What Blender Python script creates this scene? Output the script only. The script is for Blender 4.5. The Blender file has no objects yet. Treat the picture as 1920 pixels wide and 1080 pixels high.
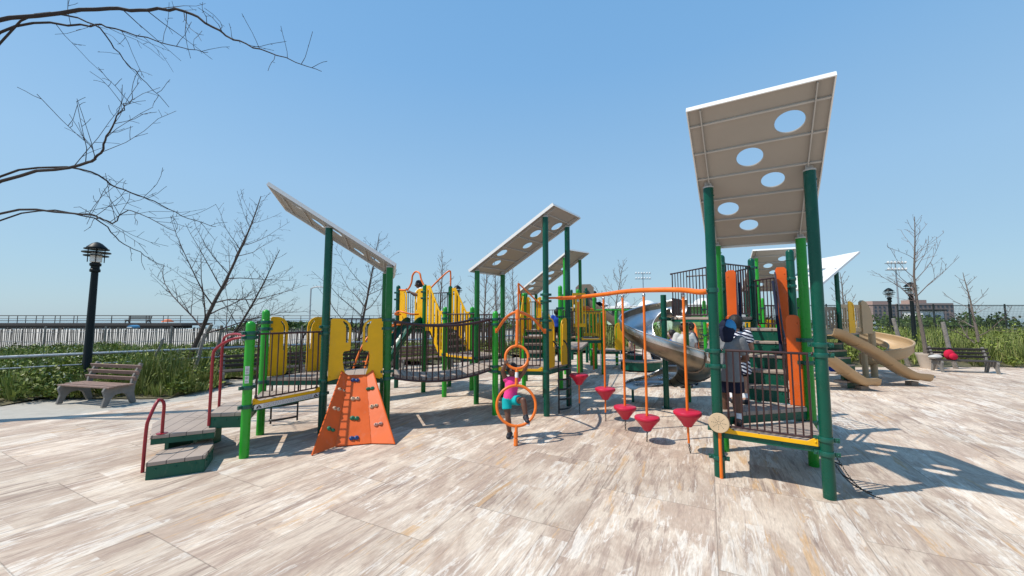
import bpy, bmesh, math, random
import numpy as np
from mathutils import Vector, Matrix, geometry, noise as mnoise
R = math.radians
V = Vector
C = bpy.context.scene
col = C.collection

# ------------------------------------------------------------------ camera, sky, sun, exposure
CAM_H = 2.05
cd = bpy.data.cameras.new('camera'); cam = bpy.data.objects.new('camera', cd); col.objects.link(cam)
cd.sensor_width = 36; cd.lens = 13.5; cd.clip_start = .05; cd.clip_end = 3000
PITCH = math.atan(57/720)
cam.location = (0, 0, CAM_H); cam.rotation_euler = (R(90)+PITCH, 0, 0)
C.camera = cam
SUN_EL, SUN_AZ = R(55.5), R(13)             # SUN_AZ: direction the shadows fall, measured from +X towards +Y
sdir = V((-math.cos(SUN_EL)*math.cos(SUN_AZ), -math.cos(SUN_EL)*math.sin(SUN_AZ), math.sin(SUN_EL)))
w = bpy.data.worlds.new("World"); C.world = w; w.use_nodes = True
nt = w.node_tree; bg = nt.nodes['Background']
sky = nt.nodes.new('ShaderNodeTexSky'); sky.sky_type = 'NISHITA'; sky.sun_disc = False
sky.sun_elevation = SUN_EL; sky.sun_rotation = math.atan2(sdir.x, sdir.y)
sky.air_density = 1.0; sky.dust_density = .5; sky.ozone_density = 2.5; sky.altitude = 0
tcw = nt.nodes.new('ShaderNodeTexCoord'); spw = nt.nodes.new('ShaderNodeSeparateXYZ'); nt.links.new(tcw.outputs['Generated'], spw.inputs[0])
rmp = nt.nodes.new('ShaderNodeValToRGB'); nt.links.new(spw.outputs[2], rmp.inputs[0])      # marine haze: pale at the horizon, clearer overhead
rmp.color_ramp.elements[0].position = 0; rmp.color_ramp.elements[0].color = (.208,.305,.372,1)
rmp.color_ramp.elements[1].position = .85; rmp.color_ramp.elements[1].color = (.085,.220,.415,1)
for p_, c_ in ((.10, (.205,.318,.402,1)), (.30, (.182,.312,.450,1)), (.55, (.120,.260,.445,1))):
    e_ = rmp.color_ramp.elements.new(p_); e_.color = c_
scw = nt.nodes.new('ShaderNodeVectorMath'); scw.operation = 'SCALE'; scw.inputs['Scale'].default_value = 10; nt.links.new(rmp.outputs[0], scw.inputs[0])
mxw = nt.nodes.new('ShaderNodeMix'); mxw.data_type = 'RGBA'; mxw.inputs[0].default_value = .84
nt.links.new(sky.outputs[0], mxw.inputs[6]); nt.links.new(scw.outputs[0], mxw.inputs[7])
nt.links.new(mxw.outputs[2], bg.inputs[0]); bg.inputs[1].default_value = .145
sl = bpy.data.lights.new('sun', 'SUN'); sl.energy = 3.9; sl.angle = R(.53); sl.color = (1, .945, .85)
so = bpy.data.objects.new('sun', sl); col.objects.link(so)
so.rotation_euler = sdir.to_track_quat('Z', 'Y').to_euler(); so.location = sdir*60
C.view_settings.view_transform = 'Standard'; C.view_settings.look = 'None'
C.view_settings.exposure = 0.30; C.view_settings.gamma = 1
C.render.engine = 'CYCLES'
C.cycles.max_bounces = 6; C.cycles.transparent_max_bounces = 8

# ------------------------------------------------------------------ survey helpers: photo pixel -> world point
def ray(px, py):
    u = (px-960)/720; v = (540-py)/720
    return V((u, math.cos(PITCH)-v*math.sin(PITCH), math.sin(PITCH)+v*math.cos(PITCH)))
def gz(px, py, z=0.):
    r = ray(px, py); t = (z-CAM_H)/r.z
    return V((r.x*t, r.y*t, z))
def at(px, py, Y):
    r = ray(px, py); t = Y/r.y
    return V((r.x*t, Y, CAM_H+r.z*t))

# ------------------------------------------------------------------ materials
MATS = {}
def nodes_of(m):
    return m.node_tree.nodes, m.node_tree.links
def mat(name, c, rough=.5, metal=0., var=.12, vscale=6., bump=0., bscale=40., coat=0., spec=.5, island=0., rvar=.1, wear=0., wscale=(9,9,3)):
    m = bpy.data.materials.new(name); m.use_nodes = True
    n, l = nodes_of(m); p = n['Principled BSDF']
    p.inputs['Metallic'].default_value = metal
    p.inputs['Specular IOR Level'].default_value = spec
    if coat: p.inputs['Coat Weight'].default_value = coat; p.inputs['Coat Roughness'].default_value = .15
    tc = n.new('ShaderNodeTexCoord')
    nz = n.new('ShaderNodeTexNoise'); nz.inputs['Scale'].default_value = vscale; nz.inputs['Detail'].default_value = 6
    l.new(tc.outputs['Object'], nz.inputs['Vector'])
    mr = n.new('ShaderNodeMapRange'); mr.inputs[1].default_value = .3; mr.inputs[2].default_value = .7
    mr.inputs[3].default_value = 1-var; mr.inputs[4].default_value = 1+var
    l.new(nz.outputs['Fac'], mr.inputs[0])
    mx = n.new('ShaderNodeVectorMath'); mx.operation = 'SCALE'; mx.inputs[0].default_value = c[:3]
    fac = mr.outputs[0]
    if island:
        g = n.new('ShaderNodeNewGeometry'); m2 = n.new('ShaderNodeMapRange')
        m2.inputs[3].default_value = 1-island; m2.inputs[4].default_value = 1+island
        l.new(g.outputs['Random Per Island'], m2.inputs[0])
        mu = n.new('ShaderNodeMath'); mu.operation = 'MULTIPLY'; l.new(fac, mu.inputs[0]); l.new(m2.outputs[0], mu.inputs[1]); fac = mu.outputs[0]
    l.new(fac, mx.inputs['Scale']); csock = mx.outputs[0]
    if wear:      # dusty scuffs and faded patches with an outline of their own
        mpw = n.new('ShaderNodeMapping'); mpw.inputs['Scale'].default_value = wscale; l.new(tc.outputs['Object'], mpw.inputs[0])
        wz = n.new('ShaderNodeTexNoise'); wz.inputs['Scale'].default_value = 1.0; wz.inputs['Detail'].default_value = 9; wz.inputs['Roughness'].default_value = .72; l.new(mpw.outputs[0], wz.inputs['Vector'])
        wr = n.new('ShaderNodeMapRange'); wr.inputs[1].default_value = .56; wr.inputs[2].default_value = .68; wr.inputs[3].default_value = 0; wr.inputs[4].default_value = wear; l.new(wz.outputs['Fac'], wr.inputs[0])
        wm = n.new('ShaderNodeMix'); wm.data_type = 'RGBA'; l.new(wr.outputs[0], wm.inputs[0]); l.new(csock, wm.inputs[6]); wm.inputs[7].default_value = (.34*.6+c[0]*.5, .31*.6+c[1]*.5, .27*.6+c[2]*.5, 1); csock = wm.outputs[2]
    l.new(csock, p.inputs['Base Color'])
    rr = n.new('ShaderNodeMapRange'); rr.inputs[1].default_value = .3; rr.inputs[2].default_value = .7
    rr.inputs[3].default_value = max(.02, rough-rvar); rr.inputs[4].default_value = min(1, rough+rvar)
    l.new(nz.outputs['Fac'], rr.inputs[0]); l.new(rr.outputs[0], p.inputs['Roughness'])
    if bump:
        b2 = n.new('ShaderNodeTexNoise'); b2.inputs['Scale'].default_value = bscale; b2.inputs['Detail'].default_value = 4
        l.new(tc.outputs['Object'], b2.inputs['Vector'])
        bp = n.new('ShaderNodeBump'); bp.inputs['Strength'].default_value = bump; bp.inputs['Distance'].default_value = .01
        l.new(b2.outputs['Fac'], bp.inputs['Height']); l.new(bp.outputs[0], p.inputs['Normal'])
    MATS[name] = m
    return m
mat('green_bright', (.022,.33,.022), .32, var=.08, spec=.4, wear=0.16)
mat('green_mid', (.004,.13,.020), .32, var=.08, spec=.4, wear=0.13)
mat('green_leaf', (.010,.235,.018), .32, var=.08, spec=.4, wear=.13)
mat('green_deep', (.001,.070,.043), .30, var=.08, spec=.35, wear=0.10)
mat('green_clamp', (.004,.085,.058), .3, var=.06)
mat('green_frame', (.002,.085,.052), .4, var=.1, spec=.35, wear=0.18)
mat('brown_bar', (.040,.014,.014), .38, var=.15)
mat('black_bar', (.012,.011,.012), .4)
mat('yellow', (.80,.42,.003), .42, var=.06, spec=.35, wear=0.16)
mat('orange', (.80,.165,.010), .36, var=.06, wear=0.14)
mat('orange_panel', (.70,.105,.003), .45, var=.07, vscale=3, wear=0.22)
mat('red_paint', (.30,.012,.022), .34, var=.08, wear=0.15)
mat('pod_red', (.52,.008,.040), .42, var=.06, wear=0.18)
mat('steel', (.60,.605,.61), .30, metal=1, var=.05, vscale=3, rvar=.08)
mat('steel_under_shaded', (.27,.225,.17), .36, metal=1, var=.25, vscale=5)  # brown tint paints the underside's shade and ground reflection into the steel
mat('galv', (.42,.43,.44), .45, metal=.8, var=.15, vscale=14)
mat('bolt', (.55,.55,.56), .3, metal=1)
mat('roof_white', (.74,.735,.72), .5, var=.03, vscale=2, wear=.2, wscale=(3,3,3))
mat('roof_panel_shaded', (.325,.30,.268), .5, var=.05, vscale=1.5, wear=.35, wscale=(1.4,1.4,5))  # white roof sheet darkened: shade beneath is painted into the colour; streaks are dirt
mat('roof_rib', (.42,.41,.39), .5, var=.05)
mat('tan_plastic', (.44,.30,.165), .42, var=.08, vscale=2.5, wear=0.30)
mat('tan_dark', (.22,.17,.13), .5, var=.08)
mat('tan_disc', (.55,.40,.25), .5, var=.1)
mat('rubber_black', (.012,.012,.014), .6)
mat('chain', (.05,.05,.05), .45, metal=.8)
mat('wood_bench', (.23,.145,.115), .7, var=.25, vscale=18, bump=.3)
mat('wood_dark', (.055,.045,.04), .75, var=.25, vscale=15, bump=.3)
mat('concrete', (.40,.37,.32), .9, var=.1, vscale=5, bump=.25, bscale=60)
mat('concrete_leg', (.20,.185,.17), .9, var=.15, vscale=9, bump=.3)
mat('bark', (.070,.052,.043), .9, var=.3, vscale=25, bump=.6)
mat('bark_dark', (.028,.020,.018), .9, var=.3, vscale=25, bump=.6)
mat('bark_pale', (.15,.12,.10), .9, var=.3, vscale=25, bump=.5)
mat('twig', (.075,.05,.045), .9, var=.25, vscale=10)
mat('twig_pale', (.17,.125,.11), .9, var=.25, vscale=10)
mat('lamp_green', (.005,.008,.008), .45, spec=.25)
mat('glass_lamp', (.75,.76,.74), .2, var=.03)
mat('fence_slat', (.19,.16,.14), .85, var=.3, vscale=4, island=.45)
mat('drift', (.25,.225,.20), .9, var=.3, vscale=12, bump=.5)
mat('sand', (.50,.45,.385), .95, var=.08, vscale=1.2, bump=.4, bscale=12)
mat('soil', (.13,.115,.06), .95, var=.3, vscale=2)
mat('pot', (.52,.44,.37), .7, var=.06)
mat('sea', (.10,.16,.20), .12, var=.1)
mat('label_white', (.72,.72,.70), .5, var=.02)
mat('ink', (.03,.03,.035), .6, var=.02)
mat('hold_blue', (.010,.055,.20), .5); mat('hold_green', (.01,.15,.075), .5); mat('hold_tan', (.55,.36,.23), .55); mat('hold_pink', (.55,.30,.24), .55)
mat('boardwalk', (.055,.048,.045), .8, var=.25, vscale=8)
mat('canvas_orange', (.78,.17,.05), .7, var=.04); mat('canvas_blue', (.05,.22,.40), .7)
mat('wall_green_a', (.15,.34,.10), .6); mat('wall_green_b', (.045,.15,.10), .6); mat('wall_green_c', (.40,.52,.40), .6); mat('wall_dark', (.03,.06,.05), .6)
mat('brick_far', (.36,.25,.21), .9, var=.1); mat('window_far', (.08,.09,.11), .3)
mat('white_paint', (.74,.74,.73), .5, var=.04)
mat('fence_mesh', (.012,.02,.018), .6)
mat('skin_dark', (.135,.062,.038), .5, var=.06); mat('skin_mid', (.34,.18,.12), .5, var=.06); mat('skin_light', (.50,.30,.225), .5, var=.06)
mat('hair', (.010,.007,.006), .6, var=.3, vscale=60, bump=.5, bscale=120)
mat('hair_brown', (.03,.017,.011), .6, var=.3, vscale=60, bump=.5, bscale=120)
mat('eye_white', (.7,.7,.68), .3); mat('lip', (.25,.09,.075), .5)
def cloth(name, c): return mat(name, c, .9, var=.12, vscale=9, bump=.35, bscale=22, spec=.2)
cloth('cloth_pink', (.80,.06,.27)); cloth('cloth_teal', (.01,.40,.42)); cloth('cloth_grey', (.19,.195,.205)); cloth('cloth_navy', (.014,.018,.04))
cloth('cloth_white', (.74,.75,.78)); cloth('cloth_blue', (.02,.07,.40)); cloth('cloth_black', (.012,.012,.015)); cloth('denim', (.055,.105,.20))
cloth('cloth_brown', (.10,.062,.062)); cloth('cloth_lightgrey', (.50,.49,.46)); cloth('cap_blue', (.05,.25,.50)); cloth('cloth_red', (.52,.015,.05))
mat('shoe_black', (.012,.013,.02), .6); mat('shoe_sole', (.7,.7,.7), .6)

def stripe_mat(name, c1, c2, period):
    m = mat(name, c1, .9, var=.05, bump=.3, bscale=22, spec=.2); n, l = nodes_of(m); p = n['Principled BSDF']
    tc = n.new('ShaderNodeTexCoord'); sp = n.new('ShaderNodeSeparateXYZ'); l.new(tc.outputs['Object'], sp.inputs[0])
    nz = n.new('ShaderNodeTexNoise'); nz.inputs['Scale'].default_value = 5; l.new(tc.outputs['Object'], nz.inputs['Vector'])
    a = n.new('ShaderNodeMath'); a.operation = 'MULTIPLY_ADD'; a.inputs[1].default_value = .09; l.new(nz.outputs['Fac'], a.inputs[0])
    t = n.new('ShaderNodeMath'); t.operation = 'MULTIPLY_ADD'; t.inputs[1].default_value = .35; l.new(sp.outputs[0], t.inputs[0]); l.new(sp.outputs[2], t.inputs[2])
    l.new(t.outputs[0], a.inputs[2])
    d = n.new('ShaderNodeMath'); d.operation = 'DIVIDE'; d.inputs[1].default_value = period; l.new(a.outputs[0], d.inputs[0])
    f = n.new('ShaderNodeMath'); f.operation = 'FRACT'; l.new(d.outputs[0], f.inputs[0])
    g = n.new('ShaderNodeMath'); g.operation = 'GREATER_THAN'; g.inputs[1].default_value = .5; l.new(f.outputs[0], g.inputs[0])
    mx = n.new('ShaderNodeMix'); mx.data_type = 'RGBA'; mx.inputs[6].default_value = (*c1, 1); mx.inputs[7].default_value = (*c2, 1)
    l.new(g.outputs[0], mx.inputs[0]); l.new(mx.outputs[2], p.inputs['Base Color'])
stripe_mat('cloth_stripe', (.74,.75,.80), (.015,.017,.05), .052)

def deck_mat():
    m = mat('deck_tan', (.36,.285,.235), .75, var=.08, vscale=3, bump=.25, bscale=90); n, l = nodes_of(m); p = n['Principled BSDF']
    src = p.inputs['Base Color'].links[0].from_socket
    tc = n.new('ShaderNodeTexCoord'); mp = n.new('ShaderNodeMapping'); mp.inputs['Rotation'].default_value = (0, 0, R(-20)); l.new(tc.outputs['Object'], mp.inputs[0])
    sp = n.new('ShaderNodeSeparateXYZ'); l.new(mp.outputs[0], sp.inputs[0])
    d = n.new('ShaderNodeMath'); d.operation = 'DIVIDE'; d.inputs[1].default_value = .185; l.new(sp.outputs[0], d.inputs[0])
    f = n.new('ShaderNodeMath'); f.operation = 'FRACT'; l.new(d.outputs[0], f.inputs[0])
    g = n.new('ShaderNodeMath'); g.operation = 'LESS_THAN'; g.inputs[1].default_value = .05; l.new(f.outputs[0], g.inputs[0])
    mx = n.new('ShaderNodeMix'); mx.data_type = 'RGBA'; l.new(src, mx.inputs[6]); mx.inputs[7].default_value = (.06,.05,.045,1)
    l.new(g.outputs[0], mx.inputs[0]); l.new(mx.outputs[2], p.inputs['Base Color'])
deck_mat()

def ground_mat():
    m = bpy.data.materials.new('printed_surface'); m.use_nodes = True; n, l = nodes_of(m); p = n['Principled BSDF']
    p.inputs['Roughness'].default_value = .82; p.inputs['Specular IOR Level'].default_value = .3
    def N(t): return n.new(t)
    def M(op, a, b=None, c=None):
        q = N('ShaderNodeMath'); q.operation = op
        for i, x in enumerate((a, b, c)):
            if x is None: continue
            if isinstance(x, (int, float)): q.inputs[i].default_value = x
            else: l.new(x, q.inputs[i])
        return q.outputs[0]
    tc = N('ShaderNodeTexCoord'); mp = N('ShaderNodeMapping'); mp.inputs['Rotation'].default_value = (0, 0, R(27)); l.new(tc.outputs['Object'], mp.inputs[0])
    sp = N('ShaderNodeSeparateXYZ'); l.new(mp.outputs[0], sp.inputs[0])
    X, Y = sp.outputs[0], sp.outputs[1]            # Y runs along the streaks
    TW, TL = 1.22, 1.86
    cx = M('FLOOR', M('DIVIDE', X, TW))
    sh = M('MULTIPLY', M('MODULO', M('ABSOLUTE', cx), 2.0), .42*TL)
    ys = M('ADD', Y, sh); cy = M('FLOOR', M('DIVIDE', ys, TL))
    fx = M('FRACT', M('DIVIDE', X, TW)); fy = M('FRACT', M('DIVIDE', ys, TL))
    cell = N('ShaderNodeCombineXYZ'); l.new(cx, cell.inputs[0]); l.new(cy, cell.inputs[1])
    wn = N('ShaderNodeTexWhiteNoise'); wn.noise_dimensions = '3D'; l.new(cell.outputs[0], wn.inputs['Vector'])
    wsep = N('ShaderNodeSeparateXYZ'); l.new(wn.outputs['Color'], wsep.inputs[0])
    # streak coordinates: warped, stretched, shifted per tile
    def streak(sx, sy, detail, dist, seed, rough=.65):
        cmb = N('ShaderNodeCombineXYZ')
        l.new(M('ADD', M('MULTIPLY', X, sx), M('MULTIPLY', wsep.outputs[0], 37.0)), cmb.inputs[0])
        l.new(M('ADD', M('MULTIPLY', Y, sy), M('MULTIPLY', wsep.outputs[1], 53.0)), cmb.inputs[1])
        cmb.inputs[2].default_value = seed
        z = N('ShaderNodeTexNoise'); z.inputs['Scale'].default_value = 1; z.inputs['Detail'].default_value = detail; z.inputs['Roughness'].default_value = rough; z.inputs['Distortion'].default_value = dist
        l.new(cmb.outputs[0], z.inputs['Vector']); return z.outputs['Fac']
    e = streak(70., 9., 4, .4, 77.)
    # narrower planks inside each sheet shift the print again
    pcell = N('ShaderNodeCombineXYZ'); l.new(M('FLOOR', M('DIVIDE', X, TW/3)), pcell.inputs[0]); l.new(M('FLOOR', M('DIVIDE', M('ADD', ys, M('MULTIPLY', cx, .37)), TL*.5)), pcell.inputs[1]); pcell.inputs[2].default_value = 5
    pn = N('ShaderNodeTexWhiteNoise'); l.new(pcell.outputs[0], pn.inputs['Vector']); psep = N('ShaderNodeSeparateXYZ'); l.new(pn.outputs['Color'], psep.inputs[0])
    def sstep(x, lo, hi, top):
        q = N('ShaderNodeMapRange'); q.interpolation_type = 'SMOOTHSTEP'; l.new(x, q.inputs[0]); q.inputs[1].default_value = lo; q.inputs[2].default_value = hi; q.inputs[3].default_value = 0; q.inputs[4].default_value = top; return q.outputs[0]
    def mix(f, c1, c2):
        q = N('ShaderNodeMix'); q.data_type = 'RGBA'; l.new(f, q.inputs[0])
        if isinstance(c1, tuple): q.inputs[6].default_value = (*c1, 1)
        else: l.new(c1, q.inputs[6])
        q.inputs[7].default_value = (*c2, 1); return q.outputs[2]
    tone = streak(1.6, .7, 6, 1.5, 21., .65)
    cshift = M('MULTIPLY', M('SUBTRACT', psep.outputs[0], .5), .07)
    base = mix(sstep(M('ADD', tone, cshift), .36, .62, 1), (.45,.338,.262), (.635,.52,.412))
    base = mix(sstep(streak(9., .9, 10, 1.0, 63., .72), .50, .60, .65), base, (.345,.25,.20))
    dk = M('ADD', streak(12., .85, 10, 1.0, 3.1, .72), M('MULTIPLY', M('SUBTRACT', psep.outputs[1], .55), .15))
    base = mix(sstep(dk, .545, .65, .66), base, (.235,.165,.135))
    base = mix(sstep(M('ADD', streak(6., .7, 9, 1.2, 41., .70), M('MULTIPLY', M('SUBTRACT', psep.outputs[2], .5), .10)), .58, .67, .70), base, (.56,.34,.165))
    col_ = mix(sstep(M('ADD', streak(9., 1.3, 10, 1.5, 9.7, .74), M('MULTIPLY', M('SUBTRACT', psep.outputs[0], .5), .12)), .535, .61, .62), base, (.75,.685,.605))
    class _mx: outputs = {2: col_}
    mx = _mx()
    grain = N('ShaderNodeMapRange'); l.new(e, grain.inputs[0]); grain.inputs[1].default_value = .3; grain.inputs[2].default_value = .7; grain.inputs[3].default_value = .84; grain.inputs[4].default_value = 1.14
    # seams between the printed sheets and the fine woven texture
    ex = M('MINIMUM', fx, M('SUBTRACT', 1.0, fx)); ey = M('MINIMUM', fy, M('SUBTRACT', 1.0, fy))
    seam = M('MINIMUM', M('MULTIPLY', ex, TW), M('MULTIPLY', ey, TL))
    sm = N('ShaderNodeMapRange'); l.new(seam, sm.inputs[0]); sm.inputs[1].default_value = .0; sm.inputs[2].default_value = .008; sm.inputs[3].default_value = .55; sm.inputs[4].default_value = 1
    rr = N('ShaderNodeMapRange'); l.new(wn.outputs['Value'], rr.inputs[0]); rr.inputs[3].default_value = .90; rr.inputs[4].default_value = 1.07
    wx = M('SINE', M('MULTIPLY', X, 420.)); wy = M('SINE', M('MULTIPLY', Y, 420.))
    weave = M('MULTIPLY', wx, wy)
    # foot-worn dust: broad blotches not tied to the sheets
    big = N('ShaderNodeTexNoise'); big.inputs['Scale'].default_value = .55; big.inputs['Detail'].default_value = 5; l.new(tc.outputs['Object'], big.inputs['Vector'])
    bm_ = N('ShaderNodeMapRange'); l.new(big.outputs['Fac'], bm_.inputs[0]); bm_.inputs[1].default_value = .3; bm_.inputs[2].default_value = .7; bm_.inputs[3].default_value = .90; bm_.inputs[4].default_value = 1.08
    k = M('MULTIPLY', M('MULTIPLY', M('MULTIPLY', sm.outputs[0], grain.outputs[0]), rr.outputs[0]), M('MULTIPLY', bm_.outputs[0], M('MULTIPLY_ADD', weave, .035, 1.0)))
    sc = N('ShaderNodeVectorMath'); sc.operation = 'SCALE'; l.new(mx.outputs[2], sc.inputs[0]); l.new(k, sc.inputs['Scale'])
    l.new(sc.outputs[0], p.inputs['Base Color'])
    bp = N('ShaderNodeBump'); bp.inputs['Strength'].default_value = .25; bp.inputs['Distance'].default_value = .004
    l.new(M('ADD', M('MULTIPLY', weave, .3), M('ADD', sm.outputs[0], e)), bp.inputs['Height']); l.new(bp.outputs[0], p.inputs['Normal'])
    MATS['printed_surface'] = m
ground_mat()

def leaf_mat(name, c1, c2, c3=None):
    m = bpy.data.materials.new(name); m.use_nodes = True; n, l = nodes_of(m); p = n['Principled BSDF']
    g = n.new('ShaderNodeNewGeometry'); r = n.new('ShaderNodeValToRGB'); l.new(g.outputs['Random Per Island'], r.inputs[0])
    r.color_ramp.elements[0].color = (*c1, 1); r.color_ramp.elements[1].color = (*c2, 1)
    if c3: e = r.color_ramp.elements.new(.93); e.color = (*c2, 1); r.color_ramp.elements[2].color = (*c3, 1)
    tc = n.new('ShaderNodeTexCoord'); nz = n.new('ShaderNodeTexNoise'); nz.inputs['Scale'].default_value = .9; nz.inputs['Detail'].default_value = 4; l.new(tc.outputs['Object'], nz.inputs['Vector'])
    mr = n.new('ShaderNodeMapRange'); mr.inputs[1].default_value = .3; mr.inputs[2].default_value = .7; mr.inputs[3].default_value = .55; mr.inputs[4].default_value = 1.4; l.new(nz.outputs['Fac'], mr.inputs[0])
    s = n.new('ShaderNodeVectorMath'); s.operation = 'SCALE'; l.new(r.outputs[0], s.inputs[0]); l.new(mr.outputs[0], s.inputs['Scale'])
    l.new(s.outputs[0], p.inputs['Base Color']); p.inputs['Roughness'].default_value = .6; p.inputs['Specular IOR Level'].default_value = .3
    p.inputs['Transmission Weight'].default_value = 0
    MATS[name] = m
leaf_mat('weed_leaf', (.075,.115,.018), (.235,.275,.045), (.42,.39,.22))
leaf_mat('grass_leaf', (.13,.175,.035), (.27,.30,.085), (.42,.36,.18))
leaf_mat('shrub_leaf', (.03,.06,.014), (.085,.13,.03))
leaf_mat('flower_leaf', (.50,.50,.40), (.66,.65,.55))

# ------------------------------------------------------------------ mesh builder
class MB:
    def __init__(s): s.v = []; s.f = []
    def add(s, vs, fs):
        o = len(s.v); s.v += [V(x) for x in vs]; s.f += [tuple(i+o for i in f) for f in fs]
    def box(s, c, size, M=None):
        c = V(c); hx, hy, hz = size[0]/2, size[1]/2, size[2]/2
        vs = [V((x, y, z)) for x in (-hx, hx) for y in (-hy, hy) for z in (-hz, hz)]
        if M is not None: vs = [M @ x for x in vs]
        s.add([c+x for x in vs], [(0,1,3,2), (4,6,7,5), (0,4,5,1), (2,3,7,6), (0,2,6,4), (1,5,7,3)])
    def beam(s, a, b, wd, ht, up=(0,0,1)):
        a, b = V(a), V(b); d = b-a; L = d.length; d.normalize(); up = V(up)
        x = d.cross(up)
        if x.length < 1e-4: x = d.cross(V((0,1,0)))
        x.normalize(); u = x.cross(d)
        M = Matrix((x, d, u)).transposed()
        s.box((a+b)/2, (wd, L, ht), M)
    def tube(s, pts, r, n=10, cap=True, closed=False):
        pts = [V(p) for p in pts]; k = len(pts)
        rs = r if isinstance(r, (list, tuple)) else [r]*k
        T = []
        for i in range(k):
            if closed: t = pts[(i+1) % k]-pts[i-1]
            else: t = pts[min(i+1, k-1)]-pts[max(i-1, 0)]
            T.append(t.normalized() if t.length > 1e-9 else V((0,0,1)))
        nrm = T[0].orthogonal().normalized(); o = len(s.v)
        for i in range(k):
            nrm = nrm-T[i]*nrm.dot(T[i])
            nrm = nrm.normalized() if nrm.length > 1e-6 else T[i].orthogonal().normalized()
            bi = T[i].cross(nrm)
            for j in range(n):
                a = 2*math.pi*j/n; s.v.append(pts[i]+(nrm*math.cos(a)+bi*math.sin(a))*rs[i])
        for i in range(k if closed else k-1):
            i2 = (i+1) % k
            for j in range(n):
                j2 = (j+1) % n; s.f.append((o+i*n+j, o+i*n+j2, o+i2*n+j2, o+i2*n+j))
        if cap and not closed:
            s.f.append(tuple(o+j for j in reversed(range(n)))); s.f.append(tuple(o+(k-1)*n+j for j in range(n)))
    def lathe(s, c, prof, n=20, axis=None):
        c = V(c); o = len(s.v)
        if axis is None: X, Y, Z = V((1,0,0)), V((0,1,0)), V((0,0,1))
        else: Z = V(axis).normalized(); X = Z.orthogonal().normalized(); Y = Z.cross(X)
        for (r, z) in prof:
            for j in range(n):
                a = 2*math.pi*j/n; s.v.append(c+X*(r*math.cos(a))+Y*(r*math.sin(a))+Z*z)
        for i in range(len(prof)-1):
            for j in range(n):
                j2 = (j+1) % n; s.f.append((o+i*n+j, o+i*n+j2, o+(i+1)*n+j2, o+(i+1)*n+j))
        if prof[0][0] > 1e-5: s.f.append(tuple(o+j for j in reversed(range(n))))
        if prof[-1][0] > 1e-5: s.f.append(tuple(o+(len(prof)-1)*n+j for j in range(n)))
    def ball(s, c, r, n=10, sc=(1,1,1), M=None):
        c = V(c); m = max(4, n//2+1); o = len(s.v)
        for i in range(m+1):
            t = math.pi*i/m
            for j in range(n):
                a = 2*math.pi*j/n; p = V((r*sc[0]*math.sin(t)*math.cos(a), r*sc[1]*math.sin(t)*math.sin(a), r*sc[2]*math.cos(t)))
                s.v.append(c+(M @ p if M is not None else p))
        for i in range(m):
            for j in range(n):
                j2 = (j+1) % n; s.f.append((o+i*n+j, o+(i+1)*n+j, o+(i+1)*n+j2, o+i*n+j2))
    def cap(s, a, ra, b, rb, n=12, flat=1., side=None):
        """rounded cone from a to b; flat squeezes it along `side`"""
        a, b = V(a), V(b); d = b-a; L = d.length; d = d.normalized() if L > 1e-6 else V((0,0,1))
        if side is None: x = d.orthogonal().normalized()
        else: x = V(side); x = (x-d*x.dot(d)).normalized()
        y = d.cross(x); o = len(s.v); rings = []
        for k in range(5):
            t = math.pi/2*(k/4); rings.append((ra*math.sin(t), a-d*(ra*math.cos(t))))
        for k in range(5):
            t = math.pi/2*(1-k/4); rings.append((rb*math.sin(t), b+d*(rb*math.cos(t))))
        for r, c in rings:
            r = max(r, 1e-4)
            for j in range(n):
                q = 2*math.pi*j/n; s.v.append(c+x*(r*flat*math.cos(q))+y*(r*math.sin(q)))
        for i in range(9):
            for j in range(n):
                j2 = (j+1) % n; s.f.append((o+i*n+j, o+i*n+j2, o+(i+1)*n+j2, o+(i+1)*n+j))
        s.f.append(tuple(o+j for j in reversed(range(n)))); s.f.append(tuple(o+9*n+j for j in range(n)))
    def cone(s, a, ra, b, rb, n=16, flat=1., side=None):
        a, b = V(a), V(b); d = (b-a).normalized(); x = d.orthogonal() if side is None else V(side)
        x = (x-d*x.dot(d)).normalized(); y = d.cross(x); o = len(s.v)
        for c, r in ((a, ra), (b, rb)):
            for j in range(n): q = 2*math.pi*j/n; s.v.append(c+x*(r*flat*math.cos(q))+y*(r*math.sin(q)))
        for j in range(n): s.f.append((o+j, o+(j+1) % n, o+n+(j+1) % n, o+n+j))
        s.f.append(tuple(o+j for j in reversed(range(n)))); s.f.append(tuple(o+n+j for j in range(n)))
    def plate(s, outline, O, ex, ey, th, holes=()):
        """extruded flat panel with holes; outline in (ex, ey) coordinates from O, thickness th centred"""
        O, ex, ey = V(O), V(ex).normalized(), V(ey).normalized(); ez = ex.cross(ey).normalized()
        loops = [[V((p[0], p[1], 0)) for p in outline]]+[[V((p[0], p[1], 0)) for p in h] for h in holes]
        flat = [p for lp in loops for p in lp]
        tris = geometry.tessellate_polygon(loops)
        P = lambda p, z: O+ex*p.x+ey*p.y+ez*z
        o = len(s.v); n = len(flat)
        s.v += [P(p, th/2) for p in flat]; s.v += [P(p, -th/2) for p in flat]
        for t in tris:
            a, b, c = t
            ar = (flat[b]-flat[a]).cross(flat[c]-flat[a]).z
            if ar < 0: a, c = c, a
            s.f.append((o+a, o+b, o+c)); s.f.append((o+n+c, o+n+b, o+n+a))
        k = 0
        for li, lp in enumerate(loops):
            m = len(lp); A = sum(lp[i].x*lp[(i+1) % m].y-lp[(i+1) % m].x*lp[i].y for i in range(m))
            ccw = A > 0
            if li > 0: ccw = not ccw
            for i in range(m):
                a, b = k+i, k+(i+1) % m
                s.f.append((o+a, o+n+a, o+n+b, o+b) if ccw else (o+b, o+n+b, o+n+a, o+a))
            k += m
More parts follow.
